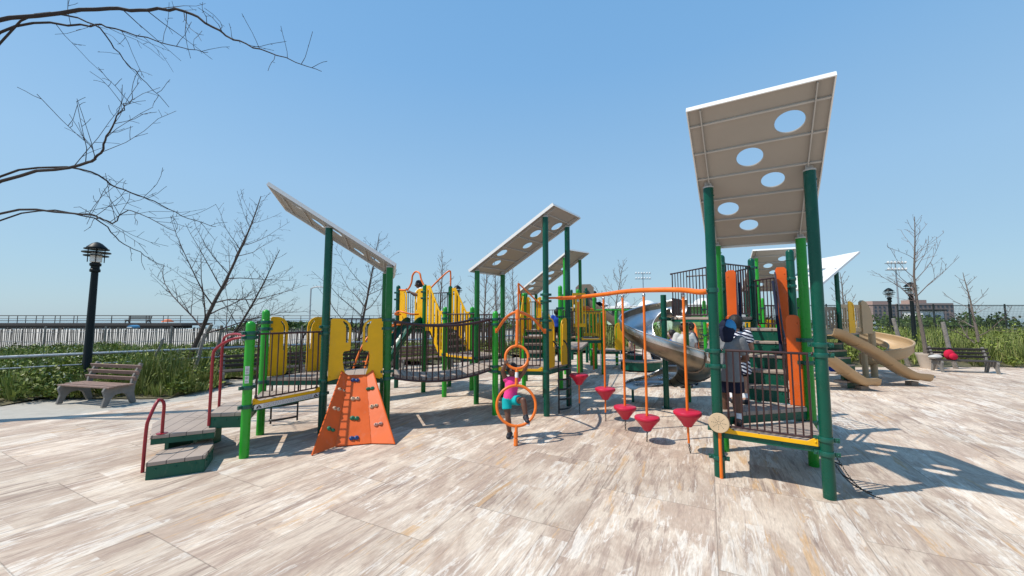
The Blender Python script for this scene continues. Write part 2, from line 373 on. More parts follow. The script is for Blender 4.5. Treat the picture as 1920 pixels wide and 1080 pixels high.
    def prism(s, poly, z0, z1):
        s.plate([(p[0], p[1]) for p in poly], (0, 0, (z0+z1)/2), (1,0,0), (0,1,0), abs(z1-z0))
    def build(s, name, material, parent=None, smooth=38, bevel=0., local=False):
        me = bpy.data.meshes.new(name)
        off = V((0,0,0)) if (local or parent is None) else ORG.get(parent.name, V((0,0,0)))
        me.from_pydata([tuple(p-off) for p in s.v], [], s.f)
        me.validate(); me.update()
        if smooth:
            me.polygons.foreach_set('use_smooth', [True]*len(me.polygons)); me.set_sharp_from_angle(angle=R(smooth))
        me.materials.append(MATS[material])
        o = bpy.data.objects.new(name, me); col.objects.link(o)
        if parent is not None: o.parent = parent; ORG[o.name] = off
        if bevel:
            b = o.modifiers.new('bevel', 'BEVEL'); b.width = bevel; b.segments = 2; b.limit_method = 'ANGLE'; b.angle_limit = R(40)
        return o
ORG = {}
def tag(o, label=None, cat=None, group=None, kind=None):
    if label: o['label'] = label
    if cat: o['category'] = cat
    if group: o['group'] = group
    if kind: o['kind'] = kind
    return o
def thing(name, loc, label, cat, group=None, rz=0.):
    o = bpy.data.objects.new(name, None); col.objects.link(o); o.empty_display_size = .2
    o.location = loc; o.rotation_euler = (0, 0, rz); ORG[o.name] = V(loc)
    return tag(o, label, cat, group)
def part(m, name, material, parent, **k): return m.build(name, material, parent, **k)
def children(o): return [c for c in bpy.data.objects if c.parent == o]
def copy_tree(o, parent=None):
    c = o.copy(); col.objects.link(c)
    if parent is not None: c.parent = parent
    for ch in children(o): copy_tree(ch, c)
    return c
def curve(pts, k=6, closed=False):
    pts = [V(p) for p in pts]; n = len(pts); out = []
    for i in range(n if closed else n-1):
        if closed: p0, p1, p2, p3 = pts[i-1], pts[i], pts[(i+1) % n], pts[(i+2) % n]
        else: p0, p1, p2, p3 = pts[max(i-1,0)], pts[i], pts[i+1], pts[min(i+2,n-1)]
        for j in range(k):
            t = j/k
            out.append(.5*((2*p1)+(p2-p0)*t+(2*p0-5*p1+4*p2-p3)*t*t+(3*p1-p0-3*p2+p3)*t**3))
    if not closed: out.append(pts[-1])
    return out
def lerp(a, b, t): return V(a)*(1-t)+V(b)*t
def circ(c, r, n=20): return [(c[0]+r*math.cos(2*math.pi*i/n), c[1]+r*math.sin(2*math.pi*i/n)) for i in range(n)]
def v3(p, z): return V((p[0], p[1], z))

# ------------------------------------------------------------------ shared play-equipment parts
PR = .0635
def make_post(root, p, top, material, dome=True, clamps=(), face=0., r=PR, base=-.02, cmat='green_clamp'):
    m = MB(); p = V((p[0], p[1], 0))
    prof = [(r, base), (r, top-(r if dome else .004))]
    if dome:
        prof = [(r, base), (r, top-.21), (r+.004, top-.205), (r+.004, top-.19), (r, top-.185), (r, top-r)]
        prof += [(r*math.cos(t), top-r+r*math.sin(t)) for t in (R(18), R(36), R(54), R(72), R(86))]
    else: prof += [(r-.004, top)]
    m.lathe(p, prof, 22)
    if not dome: m.ball(p+V((0, 0, top-.12))+V((math.cos(face), math.sin(face), 0))*r, .011, 8)
    o = part(m, 'post', material, root)
    for z in clamps:
        c = MB(); h = .028
        c.lathe(p+V((0,0,z)), [(r+.001,-h), (r+.011,-h), (r+.013,-h+.004), (r+.013,h-.004), (r+.011,h), (r+.001,h)], 22)
        for a in (face, face+math.pi):
            d = V((math.cos(a), math.sin(a), 0)); q = V((-d.y, d.x, 0))
            c.box(p+V((0,0,z))+d*(r+.032), (.052, .03, 2*h-.006), Matrix((d, q, V((0,0,1)))).transposed())
            c.ball(p+V((0,0,z))+d*(r+.036)+q*.018, .011, 8); c.ball(p+V((0,0,z))+d*(r+.036)-q*.018, .011, 8)
        part(c, 'clamp', cmat, o)
    return o
def make_deck(root, poly, z, rim='green_frame', th=.055, rimh=.10, inset=.0):
    m = MB(); m.prism(poly, z-th, z); d = part(m, 'deck', 'deck_tan', root, bevel=.006)
    f = MB(); n = len(poly); c = sum((V((p[0], p[1], 0)) for p in poly), V())/n
    for i in range(n):
        a, b = V((poly[i][0], poly[i][1], 0)), V((poly[(i+1) % n][0], poly[(i+1) % n][1], 0))
        e = (b-a).normalized(); q = V((-e.y, e.x, 0))
        if q.dot(c-a) < 0: q = -q
        a2, b2 = a+q*.02+e*.03, b+q*.02-e*.03
        f.beam(a2+V((0,0,z-th-rimh/2-.002)), b2+V((0,0,z-th-rimh/2-.002)), .02, rimh)
        L = (b2-a2).length
        for k in range(4): f.ball(a2+e*(L*(k+.5)/4)-q*.011+V((0,0,z-th-rimh/2)), .009, 6)
    part(f, 'deck_frame', rim, d)
    return d
def shrink(poly, s):
    c = sum((V((p[0], p[1], 0)) for p in poly), V())/len(poly)
    return [((p[0]-c.x)*s+c.x, (p[1]-c.y)*s+c.y) for p in poly]
def make_barrier(root, a, b, z0, z1, n=9, material='brown_bar', gap=.13, r=.016, rb=.0095):
    a, b = V((a[0], a[1], 0)), V((b[0], b[1], 0)); e = (b-a).normalized(); m = MB()
    m.tube([a+e*PR+V((0,0,z1)), b-e*PR+V((0,0,z1))], r, 10)
    A, B = a+e*gap, b-e*gap; c = .06
    fr = curve([A+V((0,0,z1-.004)), A+V((0,0,z0+c)), A+e*c*.3+V((0,0,z0+c*.3)), A+e*c+V((0,0,z0)), B-e*c+V((0,0,z0)), B-e*c*.3+V((0,0,z0+c*.3)), B+V((0,0,z0+c)), B+V((0,0,z1-.004))], 4)
    m.tube(fr, r*.85, 8)
    for i in range(1, n+1):
        q = lerp(A, B, i/(n+1)); m.tube([q+V((0,0,z0+.004)), q+V((0,0,z1-.004))], rb, 8, cap=False)
    for q in (a+e*(PR+.02), b-e*(PR+.02)): m.ball(q+V((0,0,z1)), r*1.5, 8)
    return part(m, 'barrier', material, root)
def entry_outline(wd, h):
    return [(0,0), (wd*.86,0), (wd*.97,.03), (wd,.08), (wd,h-.20), (wd*.93,h-.11), (wd*.78,h-.045), (wd*.55,h-.008), (wd*.4,h), (.03,h), (.006,h-.02)]
def entry_slot(wd, h):
    return [(wd*.74,h*.42), (wd*.86,h*.42), (wd*.86,h-.22), (wd*.78,h-.14), (wd*.62,h-.075), (wd*.55,h-.085), (wd*.70,h-.16), (wd*.74,h-.24)]
def make_panel(root, O, ex, wd, h, material='yellow', outline=None, holes=None, name='side_panel', th=.02):
    m = MB(); ol = outline or entry_outline(wd, h); hs = holes if holes is not None else [entry_slot(wd, h)]
    m.plate(ol, O, ex, (0,0,1), th, hs)
    e = V(ex).normalized(); nz = e.cross(V((0,0,1)))
    for z in (.08, h-.12):
        for s in (-1, 1): m.ball(V(O)+e*.035+V((0,0,z))+nz*(s*th/2), .012, 8)
    return part(m, name, material, root, bevel=.004)
def make_roof(root, low, along, across, L, Wd, holes, th=.045, posts=(), material='roof_white', panel='roof_panel_shaded'):
    """low: centre of the low edge; along: unit slope direction; holes: (s from low, w from centre, r)"""
    low, al, ac = V(low), V(along).normalized(), V(across).normalized(); up = ac.cross(al)
    if up.z < 0: up = -up
    m = MB(); m.plate([(-Wd/2,0), (Wd/2,0), (Wd/2,L), (-Wd/2,L)], low, ac, al, .02, [circ((h[1], h[0]), h[2], 28) for h in holes])
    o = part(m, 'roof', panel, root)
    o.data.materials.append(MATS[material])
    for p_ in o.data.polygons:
        if p_.normal.dot(up) > .9: p_.material_index = 1  # top faces stay white, the rest keep the painted-in shade
    f = MB(); d = th
    for s in (-1, 1): f.beam(low+ac*(s*(Wd/2+.006))+al*-.012-up*.012, low+ac*(s*(Wd/2+.006))+al*(L+.012)-up*.012, .012, d+.02, up)
    for s in (0, 1): f.beam(low+ac*(-Wd/2)+al*(s*L+(.006 if s else -.006))-up*.012, low+ac*(Wd/2)+al*(s*L+(.006 if s else -.006))-up*.012, .012, d+.02, up)
    part(f, 'fascia', material, o)
    for s in RIBS:
        q = MB()
        # ribs run between the holes, breaking off where one would cross a hole
        segs = [(-Wd/2+.003, Wd/2-.003)]
        for h in holes:
            if abs(h[0]-s) < h[2]+.01:
                hw = math.sqrt(max(0, (h[2]+.015)**2-(h[0]-s)**2)); new = []
                for a, b in segs:
                    if h[1]-hw > a: new.append((a, min(b, h[1]-hw)))
                    if h[1]+hw < b: new.append((max(a, h[1]+hw), b))
                segs = [x for x in new if x[1]-x[0] > .02]
        for a, b in segs: q.beam(low+al*s+ac*a-up*.0225, low+al*s+ac*b-up*.0225, .022, .024, up)
        part(q, 'rib', 'roof_rib', o)
    for s in (-1, 1):
        q = MB(); w0 = s*(Wd/2-.135); q.beam(low+al*.02+ac*w0-up*.0325, low+al*(L-.02)+ac*w0-up*.0325, .012, .042, up); part(q, 'beam', 'roof_rib', o)
    for h in holes:
        q = MB(); pts = [low+al*(h[0]+h[2]*math.sin(t))+ac*(h[1]+h[2]*math.cos(t)) for t in [2*math.pi*k/28 for k in range(28)]]
        q.tube(pts, .012, 6, closed=True); part(q, 'hole_trim', panel, o)
    for p in posts:
        # flat bracket from post head to the underside
        q = MB(); h = V(p); t = (low-h).dot(up)
        q.box(h+V((0,0,t*.5*up.z)), (.09, .02, abs(t)+.08)); q.lathe(h+V((0,0,-.012)), [(PR+.004,0), (PR+.004,.02), (.03,.03)], 18); part(q, 'bracket', 'roof_rib', o)
    return o
RIBS = (.23, .65, 1.09, 1.52, 1.96, 2.38)
HOLES = [(2.16,.33,.155), (1.75,-.06,.155), (1.31,.19,.14), (.86,-.34,.145), (.46,-.09,.13)]
def roof_on(root, lowA, lowB, highA, highB, lowover, highover, side, holes, lift=.07):
    """roof resting on four post heads"""
    la, lb, ha, hb = map(V, (lowA, lowB, highA, highB)); cl, ch = (la+lb)/2, (ha+hb)/2
    al = (ch-cl).normalized(); ac = (hb-ha); ac = (ac-al*ac.dot(al)).normalized(); up = ac.cross(al)
    if up.z < 0: up = -up
    L = (ch-cl).length+lowover+highover; W_ = (hb-ha).length+2*side
    low = cl-al*lowover+up*lift
    make_roof(root, low, al, ac, L, W_, holes, posts=(la, lb, ha, hb))
    return low, al, ac, L, W_
def yellow_edge(root, a, b, z, label=False):
    """yellow toe board along a deck edge"""
    a, b = v3(a, z), v3(b, z); e = (b-a).normalized(); n = e.cross(V((0,0,1)))
    L = (b-a).length; m = MB()
    ol = [(.075,-.035), (L-.075,-.035), (L-.075,.045), (L-.10,.06), (L-.13,.045), (L-.18,.012), (.18,.012), (.13,.045), (.10,.06), (.075,.045)]
    m.plate(ol, a+n*.012, e, (0,0,1), .014)
    for t in (.10, L-.10): m.ball(a+e*t+n*.02+V((0,0,.015)), .012, 8)
    o = part(m, 'toe_board', 'yellow', root, bevel=.003)
    return o

# ------------------------------------------------------------------ ground and far setting
def sheet(name, poly, z, material, kind='structure', label=None):
    m = MB(); m.add([(p[0], p[1], z) for p in poly], [tuple(range(len(poly)))])
    o = m.build(name, material, smooth=0)
    if kind: o['kind'] = kind
    return o
sheet('ground', [(-1500,-400), (1500,-400), (1500,70), (-1500,70)], -.03, 'concrete')
sheet('play_surface', [(-17,-6), (20,-6), (34,9), (34,40), (8,40), (1.5,22.5), (-3.9,16.6), (-8.5,11.8), (-8.1,9.9), (-9.4,8.35), (-17,1.6)], 0, 'printed_surface')
sheet('water', [(-2500,70.5), (2500,70.5), (2500,2800), (-2500,2800)], -1.2, 'sea')
# pavement slabs beside the play surface
sheet('pavement', [(-40,-6), (1.45,-6), (1.45,22.6), (-40,22.6)], -.012, 'concrete')

WEEDS = [(-16.5,7.6), (-12.6,9.1), (-10.7,10.2), (-9.0,10.15), (-8.45,10.7), (-8.8,11.9), (-9.5,12.6), (-6.7,15.2), (-3.9,17.2), (-1.2,19.3), (3.,21.8), (8,24), (8,26), (-4,24.5), (-12,21.2), (-40,21.2), (-40,7.6)]
WEEDS_R = [(12.6,16.3), (14.2,16.6), (16.2,16.7), (19.,16.6), (24,15.5), (34,14), (34,27), (12.6,27)]
WEEDS_M = [(5,30), (8,26.5), (13,22.5), (22,27.5), (22,38), (5,38)]
def inside(poly, x, y):
    c = False; n = len(poly)
    for i in range(n):
        x1, y1 = poly[i]; x2, y2 = poly[(i+1) % n]
        if (y1 > y) != (y2 > y) and x < (x2-x1)*(y-y1)/(y2-y1)+x1: c = not c
    return c
def edge_dist(poly, x, y):
    best = 9e9; n = len(poly)
    for i in range(n):
        a = V(poly[i]); b = V(poly[(i+1) % n]); p = V((x, y)); d = b-a
        t = max(0, min(1, (p-a).dot(d)/max(1e-9, d.dot(d)))); best = min(best, (p-a-d*t).length)
    return best
def bed_z(x, y):
    # planted dune bank: rises away from the pavement
    e = max(0, y-10-.45*(x+9))
    return min(.22, .03*e)+.05*mnoise.noise(V((x*.5, y*.5, 3)))
def terrain(name, poly, zf, material, step=.8):
    xs = [p[0] for p in poly]; ys = [p[1] for p in poly]; m = MB(); idx = {}
    nx = int((max(xs)-min(xs))/step)+1; ny = int((max(ys)-min(ys))/step)+1
    for i in range(nx):
        for j in range(ny):
            x, y = min(xs)+i*step, min(ys)+j*step
            if inside(poly, x+step/2, y+step/2):
                q = []
                for dx, dy in ((0,0), (1,0), (1,1), (0,1)):
                    k = (i+dx, j+dy)
                    if k not in idx: X, Y = x+dx*step, y+dy*step; idx[k] = len(m.v); m.v.append(V((X, Y, zf(X, Y) if inside(poly, X, Y) else .012)))
                    q.append(idx[k])
                m.f.append(tuple(q))
    o = m.build(name, material); o['kind'] = 'structure'; return o
terrain('planting_bed', WEEDS, bed_z, 'soil')
terrain('planting_bed', WEEDS_R, lambda x, y: .02+.05*max(0, y-16.5)*(1 if y < 24 else 1), 'soil')
terrain('planting_bed', WEEDS_M, lambda x, y: .03, 'soil', 1.2)
# beach behind the sand fence, rising to a low dune then falling to the water
def beach_z(x, y): return .45+.028*min(14, max(0, y-21))+.12*mnoise.noise(V((x*.13, y*.16, 1)))-.045*max(0, y-44)
terrain('beach', [(-120,20.6), (-12.5,20.6), (-4,24.2), (1,26), (1,72), (-120,72)], beach_z, 'sand', 1.6)

class Leaves:
    def __init__(s): s.v = []; s.n = 0
    def quads(s, P, A, B):
        """P centre base, A half-width vector, B length vector: kite shaped leaves"""
        q = np.stack([P, P+B*.45+A, P+B, P+B*.45-A], 1); s.v.append(q.reshape(-1,3)); s.n += len(P)
    def build(s, name, material, parent=None):
        v = np.concatenate(s.v).astype(np.float32); n = s.n
        me = bpy.data.meshes.new(name); me.vertices.add(4*n); me.vertices.foreach_set('co', v.ravel())
        me.loops.add(4*n); me.loops.foreach_set('vertex_index', np.arange(4*n, dtype=np.int32))
        me.polygons.add(n); me.polygons.foreach_set('loop_start', np.arange(0, 4*n, 4, dtype=np.int32))
        try: me.polygons.foreach_set('loop_total', np.full(n, 4, dtype=np.int32))
        except Exception: pass
        me.update(calc_edges=True); me.materials.append(MATS[material])
        o = bpy.data.objects.new(name, me); col.objects.link(o)
        if parent is not None: o.parent = parent
        return o
rng = np.random.default_rng(7)
def unit(n):
    a = rng.normal(size=(n,3)); return a/np.linalg.norm(a, axis=1, keepdims=True)
def scatter_weeds(leaf, grass, flower, poly, nplant, zf, hmin, hmax, edge=0., grassy=.4, nl=46):
    xs = [p[0] for p in poly]; ys = [p[1] for p in poly]; k = 0
    while k < nplant:
        x = rng.uniform(max(min(xs), -24), max(xs)); y = rng.uniform(min(ys), max(ys))
        if not inside(poly, x, y): continue
        if rng.random() < min(.75, max(0, (y-13)/16)): continue
        ed = edge_dist(poly, x, y)
        if edge and ed > edge: continue
        k += 1
        cl = mnoise.noise(V((x*.55, y*.55, 8)))*.5+.5
        h = (hmin+(hmax-hmin)*cl)*(min(1, .35+ed*.8) if not edge else 1)*rng.uniform(.7, 1.2)
        if poly is WEEDS and -14 < x < -8.2 and y < 12.9: h *= 1.95 if x > -11.3 else 1.3
        b = np.array([x, y, zf(x, y)]); g = mnoise.noise(V((x*.3, y*.3, 20))) > .25-grassy
        if g and rng.random() < .72:
            m = 24; ang = rng.uniform(0, 2*np.pi, m); ln = h*rng.uniform(.6, 1.15, m); tl = rng.uniform(.1, .55, m)
            P = b+np.stack([np.cos(ang)*.09*rng.random(m), np.sin(ang)*.09*rng.random(m), np.zeros(m)], 1)
            B = np.stack([np.cos(ang)*tl, np.sin(ang)*tl, np.sqrt(1-tl**2)], 1)*ln[:,None]
            A = np.stack([-np.sin(ang), np.cos(ang), np.zeros(m)], 1)*rng.uniform(.006, .013, m)[:,None]*(1+.04*y)
            grass.quads(P, A, B)
        else:
            m = nl; rad = .12+.22*h
            u = unit(m); rr = rng.random(m)**.4
            P = b+np.stack([u[:,0]*rad*rr, u[:,1]*rad*rr, h*(.5+.5*u[:,2]*rr)], 1)
            d = unit(m); d[:,2] = np.abs(d[:,2])*.7+.1; B = d*rng.uniform(.05, .13, m)[:,None]*(1+.02*y)
            A = np.cross(d, unit(m)); A /= np.linalg.norm(A, axis=1, keepdims=True)+1e-6; A *= rng.uniform(.014, .034, m)[:,None]*(1+.02*y)
            leaf.quads(P, A, B)
            if flower is not None and rng.random() < .22:
                m = 7; P = b+np.stack([rng.normal(0, rad*.5, m), rng.normal(0, rad*.5, m), h*rng.uniform(.9, 1.08, m)], 1)
                d = unit(m); A = np.cross(d, unit(m)); flower.quads(P, A*.016*(1+.02*y), d*.05)
lf, gr, fl = Leaves(), Leaves(), Leaves()
scatter_weeds(lf, gr, fl, WEEDS, 3000, bed_z, .36, .78)
scatter_weeds(lf, gr, None, [p for p in WEEDS if p[1] < 20]+[(-16.5,20)], 750, bed_z, .16, .42, edge=.42, nl=40)
tag(lf.build('weeds', 'weed_leaf'), 'tangle of leafy green weeds on the bank behind the benches', 'weeds', kind='stuff')
tag(gr.build('grass', 'grass_leaf'), 'long pale green dune grass among the weeds', 'grass', kind='stuff')
tag(fl.build('wildflowers', 'flower_leaf'), 'small cream flower heads dotted over the weeds', 'flowers', kind='stuff')
lf, gr = Leaves(), Leaves()
def bedr_z(x, y): return .02+.05*max(0, y-16.5)
scatter_weeds(lf, gr, None, WEEDS_R, 1100, bedr_z, .7, 1.45, grassy=.62, nl=60)
scatter_weeds(lf, gr, None, WEEDS_M, 320, lambda x, y: .03, .9, 1.9, grassy=.7, nl=60)
tag(lf.build('weeds', 'weed_leaf'), 'dense leafy undergrowth behind the tan slides', 'weeds', kind='stuff')
tag(gr.build('grass', 'grass_leaf'), 'tall feathery grass growing behind the tan slides', 'grass', kind='stuff')

# low dune scrub along the horizon, left of the centre and right
def scrub(name, cells, material, label, n=120):
    L = Leaves()
    for (x, y, z, rx, ry, h) in cells:
        m = n; u = unit(m); r = .75+.3*rng.random(m)
        P = np.array([x, y, z])+np.stack([u[:,0]*rx*r, u[:,1]*ry*r, np.abs(u[:,2])*h*r], 1)
        d = unit(m); A = np.cross(d, unit(m)); s = .22*(1+.012*y)*(.6+.8*rng.random(m))[:,None]
        L.quads(P, A*s*.45, d*s)
    return tag(L.build(name, material), label, name, kind='stuff')
cells = []
for i in range(150):
    x = rng.uniform(-26, 14); y = 37+rng.uniform(-3, 9)
    cells.append((x, y, beach_z(x, y) if x < 1 else .2, rng.uniform(.9, 2.2), rng.uniform(.6, 1.2), rng.uniform(.35, .85)*(1 if x < 1 else 1.6)))
scrub('dune_scrub', cells, 'shrub_leaf', 'dark green scrub on the low dune along the horizon', 150)
cells = []
for i in range(130):
    x = rng.uniform(26, 150); y = 44+rng.uniform(-3, 14)
    cells.append((x, y, .1, rng.uniform(1.5, 3.2), rng.uniform(1., 2.), rng.uniform(1.2, 2.7)))
scrub('hedge', cells, 'shrub_leaf', 'dark green hedge beyond the mesh fence on the right', 200)

# ------------------------------------------------------------------ left tower: triangular decks, climber deck, roof
P1, P2, P3, P5 = (-3.96,5.85), (-4.46,6.98), (-3.40,7.03), (-2.34,7.30)
P4, P6 = (-3.86,8.03), (-2.76,8.34)
TL = thing('play_tower', (-3.2,7.4,0), 'left green play tower with steep grey roof, yellow panels and low triangular deck', 'play tower', 'roofed play towers')
fa = math.atan2(P3[1]-P1[1], P3[0]-P1[0])
make_post(TL, P1, 2.01, 'green_bright', True, (1.83,1.76,1.02,.74), fa)
make_post(TL, P2, 2.21, 'green_bright', True, (1.98,1.86,.92,.66), R(6))
make_post(TL, P3, 3.73, 'green_deep', False, (1.90,1.78,.93,.70), fa+math.pi)
make_post(TL, P4, 3.73, 'green_deep', False, (1.96,.93), R(15))
make_post(TL, P5, 3.03, 'green_mid', False, (2.02,1.86,1.06,.93), R(30))
make_post(TL, P6, 3.03, 'green_mid', False, (2.02,.93), R(30))
d = make_deck(TL, [P1,P3,P2], .76, rimh=.06)
make_deck(TL, [P2,P3,P4], .99, rimh=.08)
make_deck(TL, [P3,P5,P6,P4], 1.0, rimh=.09)
make_barrier(TL, P1, P3, .83, 1.81, 9)
# toe board with the white notice strip below it
yellow_edge(TL, P1, P3, .78)
e = (v3(P3,0)-v3(P1,0)).normalized(); nrm = e.cross(V((0,0,1))); Lb = (v3(P3,0)-v3(P1,0)).length
m = MB(); m.plate([(.10,-.035), (Lb-.09,-.035), (Lb-.09,.035), (.10,.035)], v3(P1,.705)+nrm*.016, e, (0,0,1), .006)
ns = part(m, 'notice_strip', 'label_white', TL)
m = MB()
for i in range(4):
    x = .24
    while x < Lb-.24:
        wd_ = random.Random(i*99+int(x*1000)).uniform(.012, .04); m.box(v3(P1,.705)+nrm*.0195+e*(x+wd_/2)+V((0,0,.021-.014*i)), (wd_, .001, .005), Matrix((e, nrm, V((0,0,1)))).transposed()); x += wd_+.008
for x in (.17, Lb-.16):
    o_ = v3(P1,.705)+nrm*.02+e*x
    m.plate([(-.045,-.024), (.045,-.024), (.03,.0), (.0,.028), (-.03,.0)], o_, e, (0,0,1), .001, [[(-.012,-.016), (.012,-.016), (0,.012)]])
part(m, 'printed_text', 'ink', ns)
# notice stickers on the short post
pc = v3(P1,0); fd = (V((0,0,0))-pc).normalized()
for z0, z1 in ((1.22,1.34), (1.09,1.20)):
    m = MB(); a0 = math.atan2(fd.y, fd.x)-.25
    vs = [pc+V((math.cos(a0+t)*(PR+.0015), math.sin(a0+t)*(PR+.0015), z)) for z in (z0, z1) for t in (-.42,-.14,.14,.42)]
    m.add(vs, [(i, i+1, i+5, i+4) for i in range(3)]); part(m, 'age_sticker', 'label_white', TL)
for z in (1.325, 1.30, 1.285, 1.27, 1.25, 1.235, 1.18, 1.165, 1.15, 1.12, 1.105):
    m = MB()
    vs = [pc+V((math.cos(a0+t)*(PR+.003), math.sin(a0+t)*(PR+.003), zz)) for zz in (z, z+.006) for t in (-.34,-.1,.1,.30)]
    m.add(vs, [(i, i+1, i+5, i+4) for i in range(3)]); part(m, 'sticker_text', 'ink', TL)
# climber entry panels
u = (v3(P5,0)-v3(P3,0)); Lu = u.length; u.normalize(); back = V((-u.y, u.x, 0))
pw, ph = .37, 1.13
ol = [(0,0), (.19,.05), (.275,.085), (.30,.11), (.265,.22), (.246,.34), (.240,.48), (.262,.53), (.355,.54), (.37,.57), (.372,.96), (.345,1.04), (.29,1.095), (.22,1.125), (.05,1.13), (.02,1.11)]
sl_ = [(.285,.69), (.325,.69), (.335,.95), (.30,1.04), (.235,1.085), (.225,1.07), (.27,1.00), (.285,.93)]
O = v3(P3,.92)+u*(PR+.012)-back*.03
make_panel(TL, O, u, pw, ph, outline=ol, holes=[sl_])
make_panel(TL, v3(P5,.92)-u*(PR+.012)-back*.03, -u, pw, ph, outline=ol, holes=[sl_])
# entry panels on the far side of the triangular deck
q = (v3(P4,0)-v3(P2,0)).normalized()
make_panel(TL, v3(P2,1.0)+q*(PR+.02), q, .33, 1.08)
make_panel(TL, v3(P4,1.0)-q*(PR+.02), -q, .33, 1.08)
make_barrier(TL, P4, P6, 1.06, 2.04, 9)
HL = [(h[0], -h[1], h[2]) for h in HOLES]
roof_on(TL, v3(P5,3.03), v3(P6,3.03), v3(P3,3.73), v3(P4,3.73), .12, 1.14, .12, HL)

# rock climbing panel in front of that deck
rc = thing('rock_climber', (-2.6,6.6,0), 'orange three-sided rock climbing ramp with coloured hand holds', 'climbing ramp')
tl, tr = v3(P3,1.02)+u*.345-back*.04, v3(P5,1.02)-u*.285-back*.04
ti, tj = tl+u*.075-back*.0, tr-u*.075
bl, bi, bj, br = gz(585,855), gz(628,839), gz(696,833), gz(740,834)
tlw = tl-u*.03+V((0,0,.07)); trw = tr+u*.03+V((0,0,.07))
def quad_panel(a, b, c, d, th=.022):
    """thick four-cornered sheet a-b (bottom) c-d (top)"""
    nn = (V(b)-V(a)).cross(V(d)-V(a)).normalized()
    m = MB(); ps = [V(a), V(b), V(c), V(d)]
    m.add([p+nn*th/2 for p in ps]+[p-nn*th/2 for p in ps], [(0,1,2,3), (7,6,5,4), (0,4,5,1), (1,5,6,2), (2,6,7,3), (3,7,4,0)])
    return m, nn
up2 = V((0,0,.012))
m, n1 = quad_panel(bi+up2, bj+up2, tj, ti); part(m, 'centre_panel', 'orange_panel', rc, bevel=.004)
m, n0 = quad_panel(bl+up2, bi+up2-u*.004, ti-u*.004, tlw); part(m, 'side_wing', 'orange_panel', rc, bevel=.004)
m, n2 = quad_panel(bj+up2+u*.004, br+up2, trw, tj+u*.004); part(m, 'side_wing', 'orange_panel', rc, bevel=.004)
# rolled outer edges
for a, b in ((bl+up2, tlw), (br+up2, trw)):
    m = MB(); m.tube([a, lerp(a, b, .5), b], .014, 8); part(m, 'edge_roll', 'orange_panel', rc)
def on_plane(px, py, p0, n):
    r = ray(px, py); o_ = V((0,0,CAM_H)); return o_+r*((p0-o_).dot(n)/r.dot(n))
holds = [(666,714,'hold_blue',bi,n1), (666,748,'hold_tan',bi,n1), (665,785,'hold_green',bi,n1), (664,822,'hold_blue',bi,n1), (639,732,'hold_tan',bl,n0), (629,768,'hold_tan',bl,n0), (619,806,'hold_green',bl,n0), (695,729,'hold_green',br,n2), (702,762,'hold_tan',br,n2), (710,796,'hold_pink',br,n2)]
for k, (px, py, mt, p0, n) in enumerate(holds):
    nn = n if n.dot(V((0,0,CAM_H))-p0) > 0 else -n
    c = on_plane(px, py, p0+up2, n)+nn*.012; h = u; hv = nn.cross(h).normalized(); h = hv.cross(nn)
    Mx = Matrix((h, hv, nn)).transposed(); rr = random.Random(k)
    m = MB()
    for s in (-1, 1): m.ball(c+h*(s*.036)+nn*.008+hv*rr.uniform(-.006,.006), .042, 12, (1, rr.uniform(.7,.95), rr.uniform(.65,.8)), Mx)
    o = part(m, 'hand_hold', mt, rc)
    for s in (-1, 1):
        m = MB(); m.lathe(c+h*(s*.036)+nn*.034, [(.001,0), (.011,0), (.011,.008), (.001,.009)], 8, nn); part(m, 'bolt', 'rubber_black', o)

# hoop ladder beyond the triangular deck
hl = thing('hoop_ladder', (-4.7,8.1,0), 'black hoop ladder with bowed rungs behind the low triangular deck', 'ladder', 'black hoop ladders')
def hoop_ladder(root, a, b, out, ztop, rungs=5, dz=.24, material='black_bar'):
    a, b, out = V(a), V(b), V(out)
    m = MB()
    for p in (a, b):
        m.tube(curve([p+V((0,0,.02)), p+V((0,0,ztop*.6)), p+V((0,0,ztop*.9))-out*.04, p+V((0,0,ztop))-out*.22], 5), .017, 8)
    part(m, 'side_rail', material, root)
    for i in range(rungs):
        z = .10+dz*i; q = MB(); e = (b-a)
        q.tube([a+e*(.5-.5*math.cos(t))+out*(.22*math.sin(t))+V((0,0,z)) for t in [math.pi*k/12 for k in range(13)]], .020, 8)
        part(q, 'rung', material, root)
outq = V((q.y, -q.x, 0)); outq = -outq if outq.dot(v3(P2,0)-v3(P3,0)) < 0 else outq
hoop_ladder(hl, gz(507,797), gz(557,790), V((-.25,-.97,0)).normalized()*.6, 1.75, 2, .26)

# ------------------------------------------------------------------ transfer steps
ts = thing('transfer_steps', (-4.6,6.0,0), 'low green-sided entry steps with tan treads and red handrails', 'steps')
def tread(root, poly, z, skirt, th=.05, name='tread', zb=.0):
    m = MB(); m.prism(poly, z-th, z); o = part(m, name, 'deck_tan', root, bevel=.006)
    m = MB(); pl = shrink(poly, .97); n = len(pl)
    for i in range(n):
        a, b = v3(pl[i], 0), v3(pl[(i+1) % n], 0); m.beam(a+V((0,0,(zb+z-th)/2-.002)), b+V((0,0,(zb+z-th)/2-.002)), .014, z-th-zb)
    for i in range(n):
        a, b = v3(pl[i], 0), v3(pl[(i+1) % n], 0); e = (b-a).normalized(); nq = e.cross(V((0,0,1)))
        for t in (.15, .5, .85): m.ball(lerp(a, b, t)+V((0,0,zb+(z-th-zb)*.75))+nq*.008, .013, 6); m.ball(lerp(a, b, t)+V((0,0,zb+(z-th-zb)*.75))-nq*.008, .013, 6)
    part(m, 'riser', 'green_frame', root)
    return o
